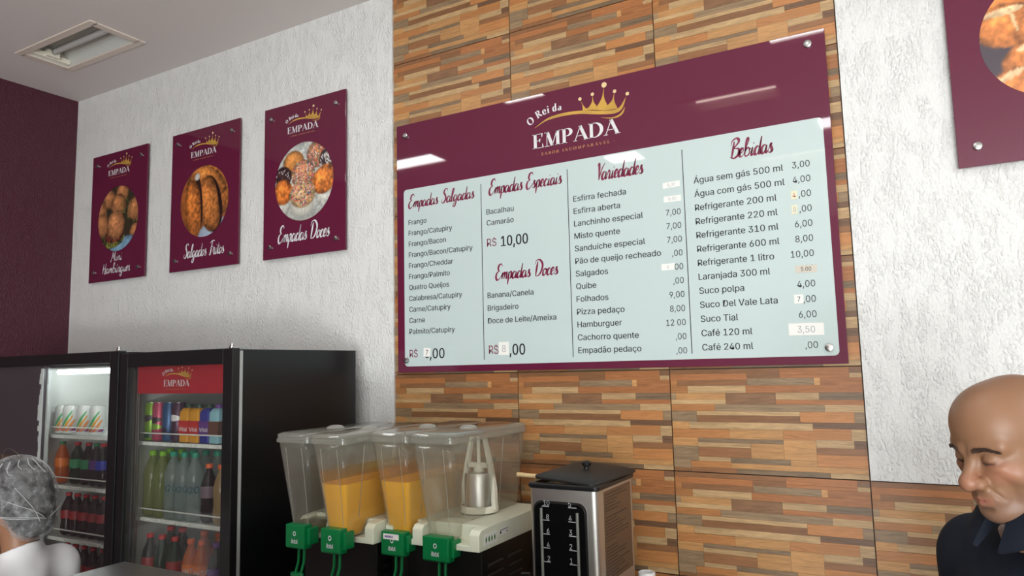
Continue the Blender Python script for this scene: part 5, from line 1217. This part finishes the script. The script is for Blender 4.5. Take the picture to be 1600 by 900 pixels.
def net_material():
    M = bpy.data.materials.new('hairnet'); M.use_nodes = True; nt = M.node_tree
    for n in list(nt.nodes): nt.nodes.remove(n)
    out = nt.nodes.new('ShaderNodeOutputMaterial'); tr = nt.nodes.new('ShaderNodeBsdfTransparent'); df = nt.nodes.new('ShaderNodeBsdfDiffuse'); df.inputs[0].default_value = (.62, .63, .64, 1)
    tl = nt.nodes.new('ShaderNodeBsdfTranslucent'); tl.inputs[0].default_value = (.6, .6, .6, 1); a = nt.nodes.new('ShaderNodeMixShader'); a.inputs[0].default_value = .3
    nt.links.new(df.outputs[0], a.inputs[1]); nt.links.new(tl.outputs[0], a.inputs[2])
    tc = nt.nodes.new('ShaderNodeTexCoord'); n1 = nt.nodes.new('ShaderNodeTexNoise'); n1.inputs['Scale'].default_value = 30; n1.inputs['Detail'].default_value = 9; n1.inputs['Roughness'].default_value = .72; n1.inputs['Distortion'].default_value = .3
    nt.links.new(tc.outputs['Object'], n1.inputs['Vector'])
    r = nt.nodes.new('ShaderNodeMapRange'); r.inputs[1].default_value = .38; r.inputs[2].default_value = .66; r.inputs[3].default_value = .02; r.inputs[4].default_value = .52; nt.links.new(n1.outputs[0], r.inputs[0])
    lw = nt.nodes.new('ShaderNodeLayerWeight'); lw.inputs[0].default_value = .25; r2 = nt.nodes.new('ShaderNodeMapRange'); r2.inputs[1].default_value = .3; r2.inputs[4].default_value = .6; nt.links.new(lw.outputs['Facing'], r2.inputs[0])
    ad = nt.nodes.new('ShaderNodeMath'); ad.operation = 'ADD'; ad.use_clamp = True; nt.links.new(r.outputs[0], ad.inputs[0]); nt.links.new(r2.outputs[0], ad.inputs[1])
    m_ = nt.nodes.new('ShaderNodeMixShader'); nt.links.new(ad.outputs[0], m_.inputs[0]); nt.links.new(tr.outputs[0], m_.inputs[1]); nt.links.new(a.outputs[0], m_.inputs[2]); nt.links.new(m_.outputs[0], out.inputs[0]); return M
net = mesh_from('hairnet', V, F, net_material(), wom, None, 1)
nw = MB()
def on_net(th, z):
    """point on the net at azimuth th (0 = front), height z, marching outwards-in"""
    rs_ = np.linspace(.17, .01, 260); X_ = np.sin(th)*rs_; Y_ = np.cos(th)*rs_-.03; d = net_d(X_, Y_, np.full(260, z)); i = int(np.argmax(d < 0)); return Vector((X_[i]*1.012, (Y_[i]+.03)*1.012-.03, z))
for th in np.radians([-170, -150, -128, -105, -80, 175, 155, 130, 100, 70]):
    zt = .135; pts = [tuple(WH @ on_net(th+.10*math.sin(3*q), zt-.012-(.055+.02*math.sin(th*3))*q)) for q in np.linspace(0, 1, 9)]
    nw.tube(pts, [.0006+.0007*(1-q) for q in np.linspace(0, 1, 9)], 5)
for (a0, a1, z0, z1) in ((-172, -120, -.09, -.01), (-175, -100, -.095, -.055), (-165, -135, -.10, .03), (178, 110, -.09, -.03), (-60, -165, -.03, -.09)):
    nw.tube([tuple(WH @ on_net(math.radians(a0+(a1-a0)*q), z0+(z1-z0)*q**.8)) for q in np.linspace(0, 1, 14)], .0008, 5)
nw.build('net_fold', pm('net_fold_white', (190, 190, 192), .7), net, smooth=60, base=(0, 0, 0))['kind'] = 'stuff'
V, F = local_mesh(lambda X_, Y_, Z_: smax(smax(head_sdf((X_, Y_, Z_), .95, False)-.006, .035-Y_, .004), smax(Z_+.02, -.125-Z_, .004), .004), WH, (-.1, .0, -.14), (.1, .12, .0), .004)
mk = mesh_from('face_mask', V, F, pm('dark_mask', (34, 40, 48), .8), wom, None, 1)
WT = pm('white_cotton', (226, 224, 226), .85, bump=(300, .2, .0006, (1, 1, 1), 0), spec=.2)
cloth(wf_, shirt_fn(wf_, .62, .86, .014, nk=.012, nz=1.50, fold=.005), 'shirt', WT, wom, (-.34, .34), (-.26, .30), (.70, 1.40), .006)
trousers(wf_, pm('white_trousers', (214, 212, 212), .85), wom); shoes(wf_, pm('white_shoe', (210, 210, 208), .5), wom)
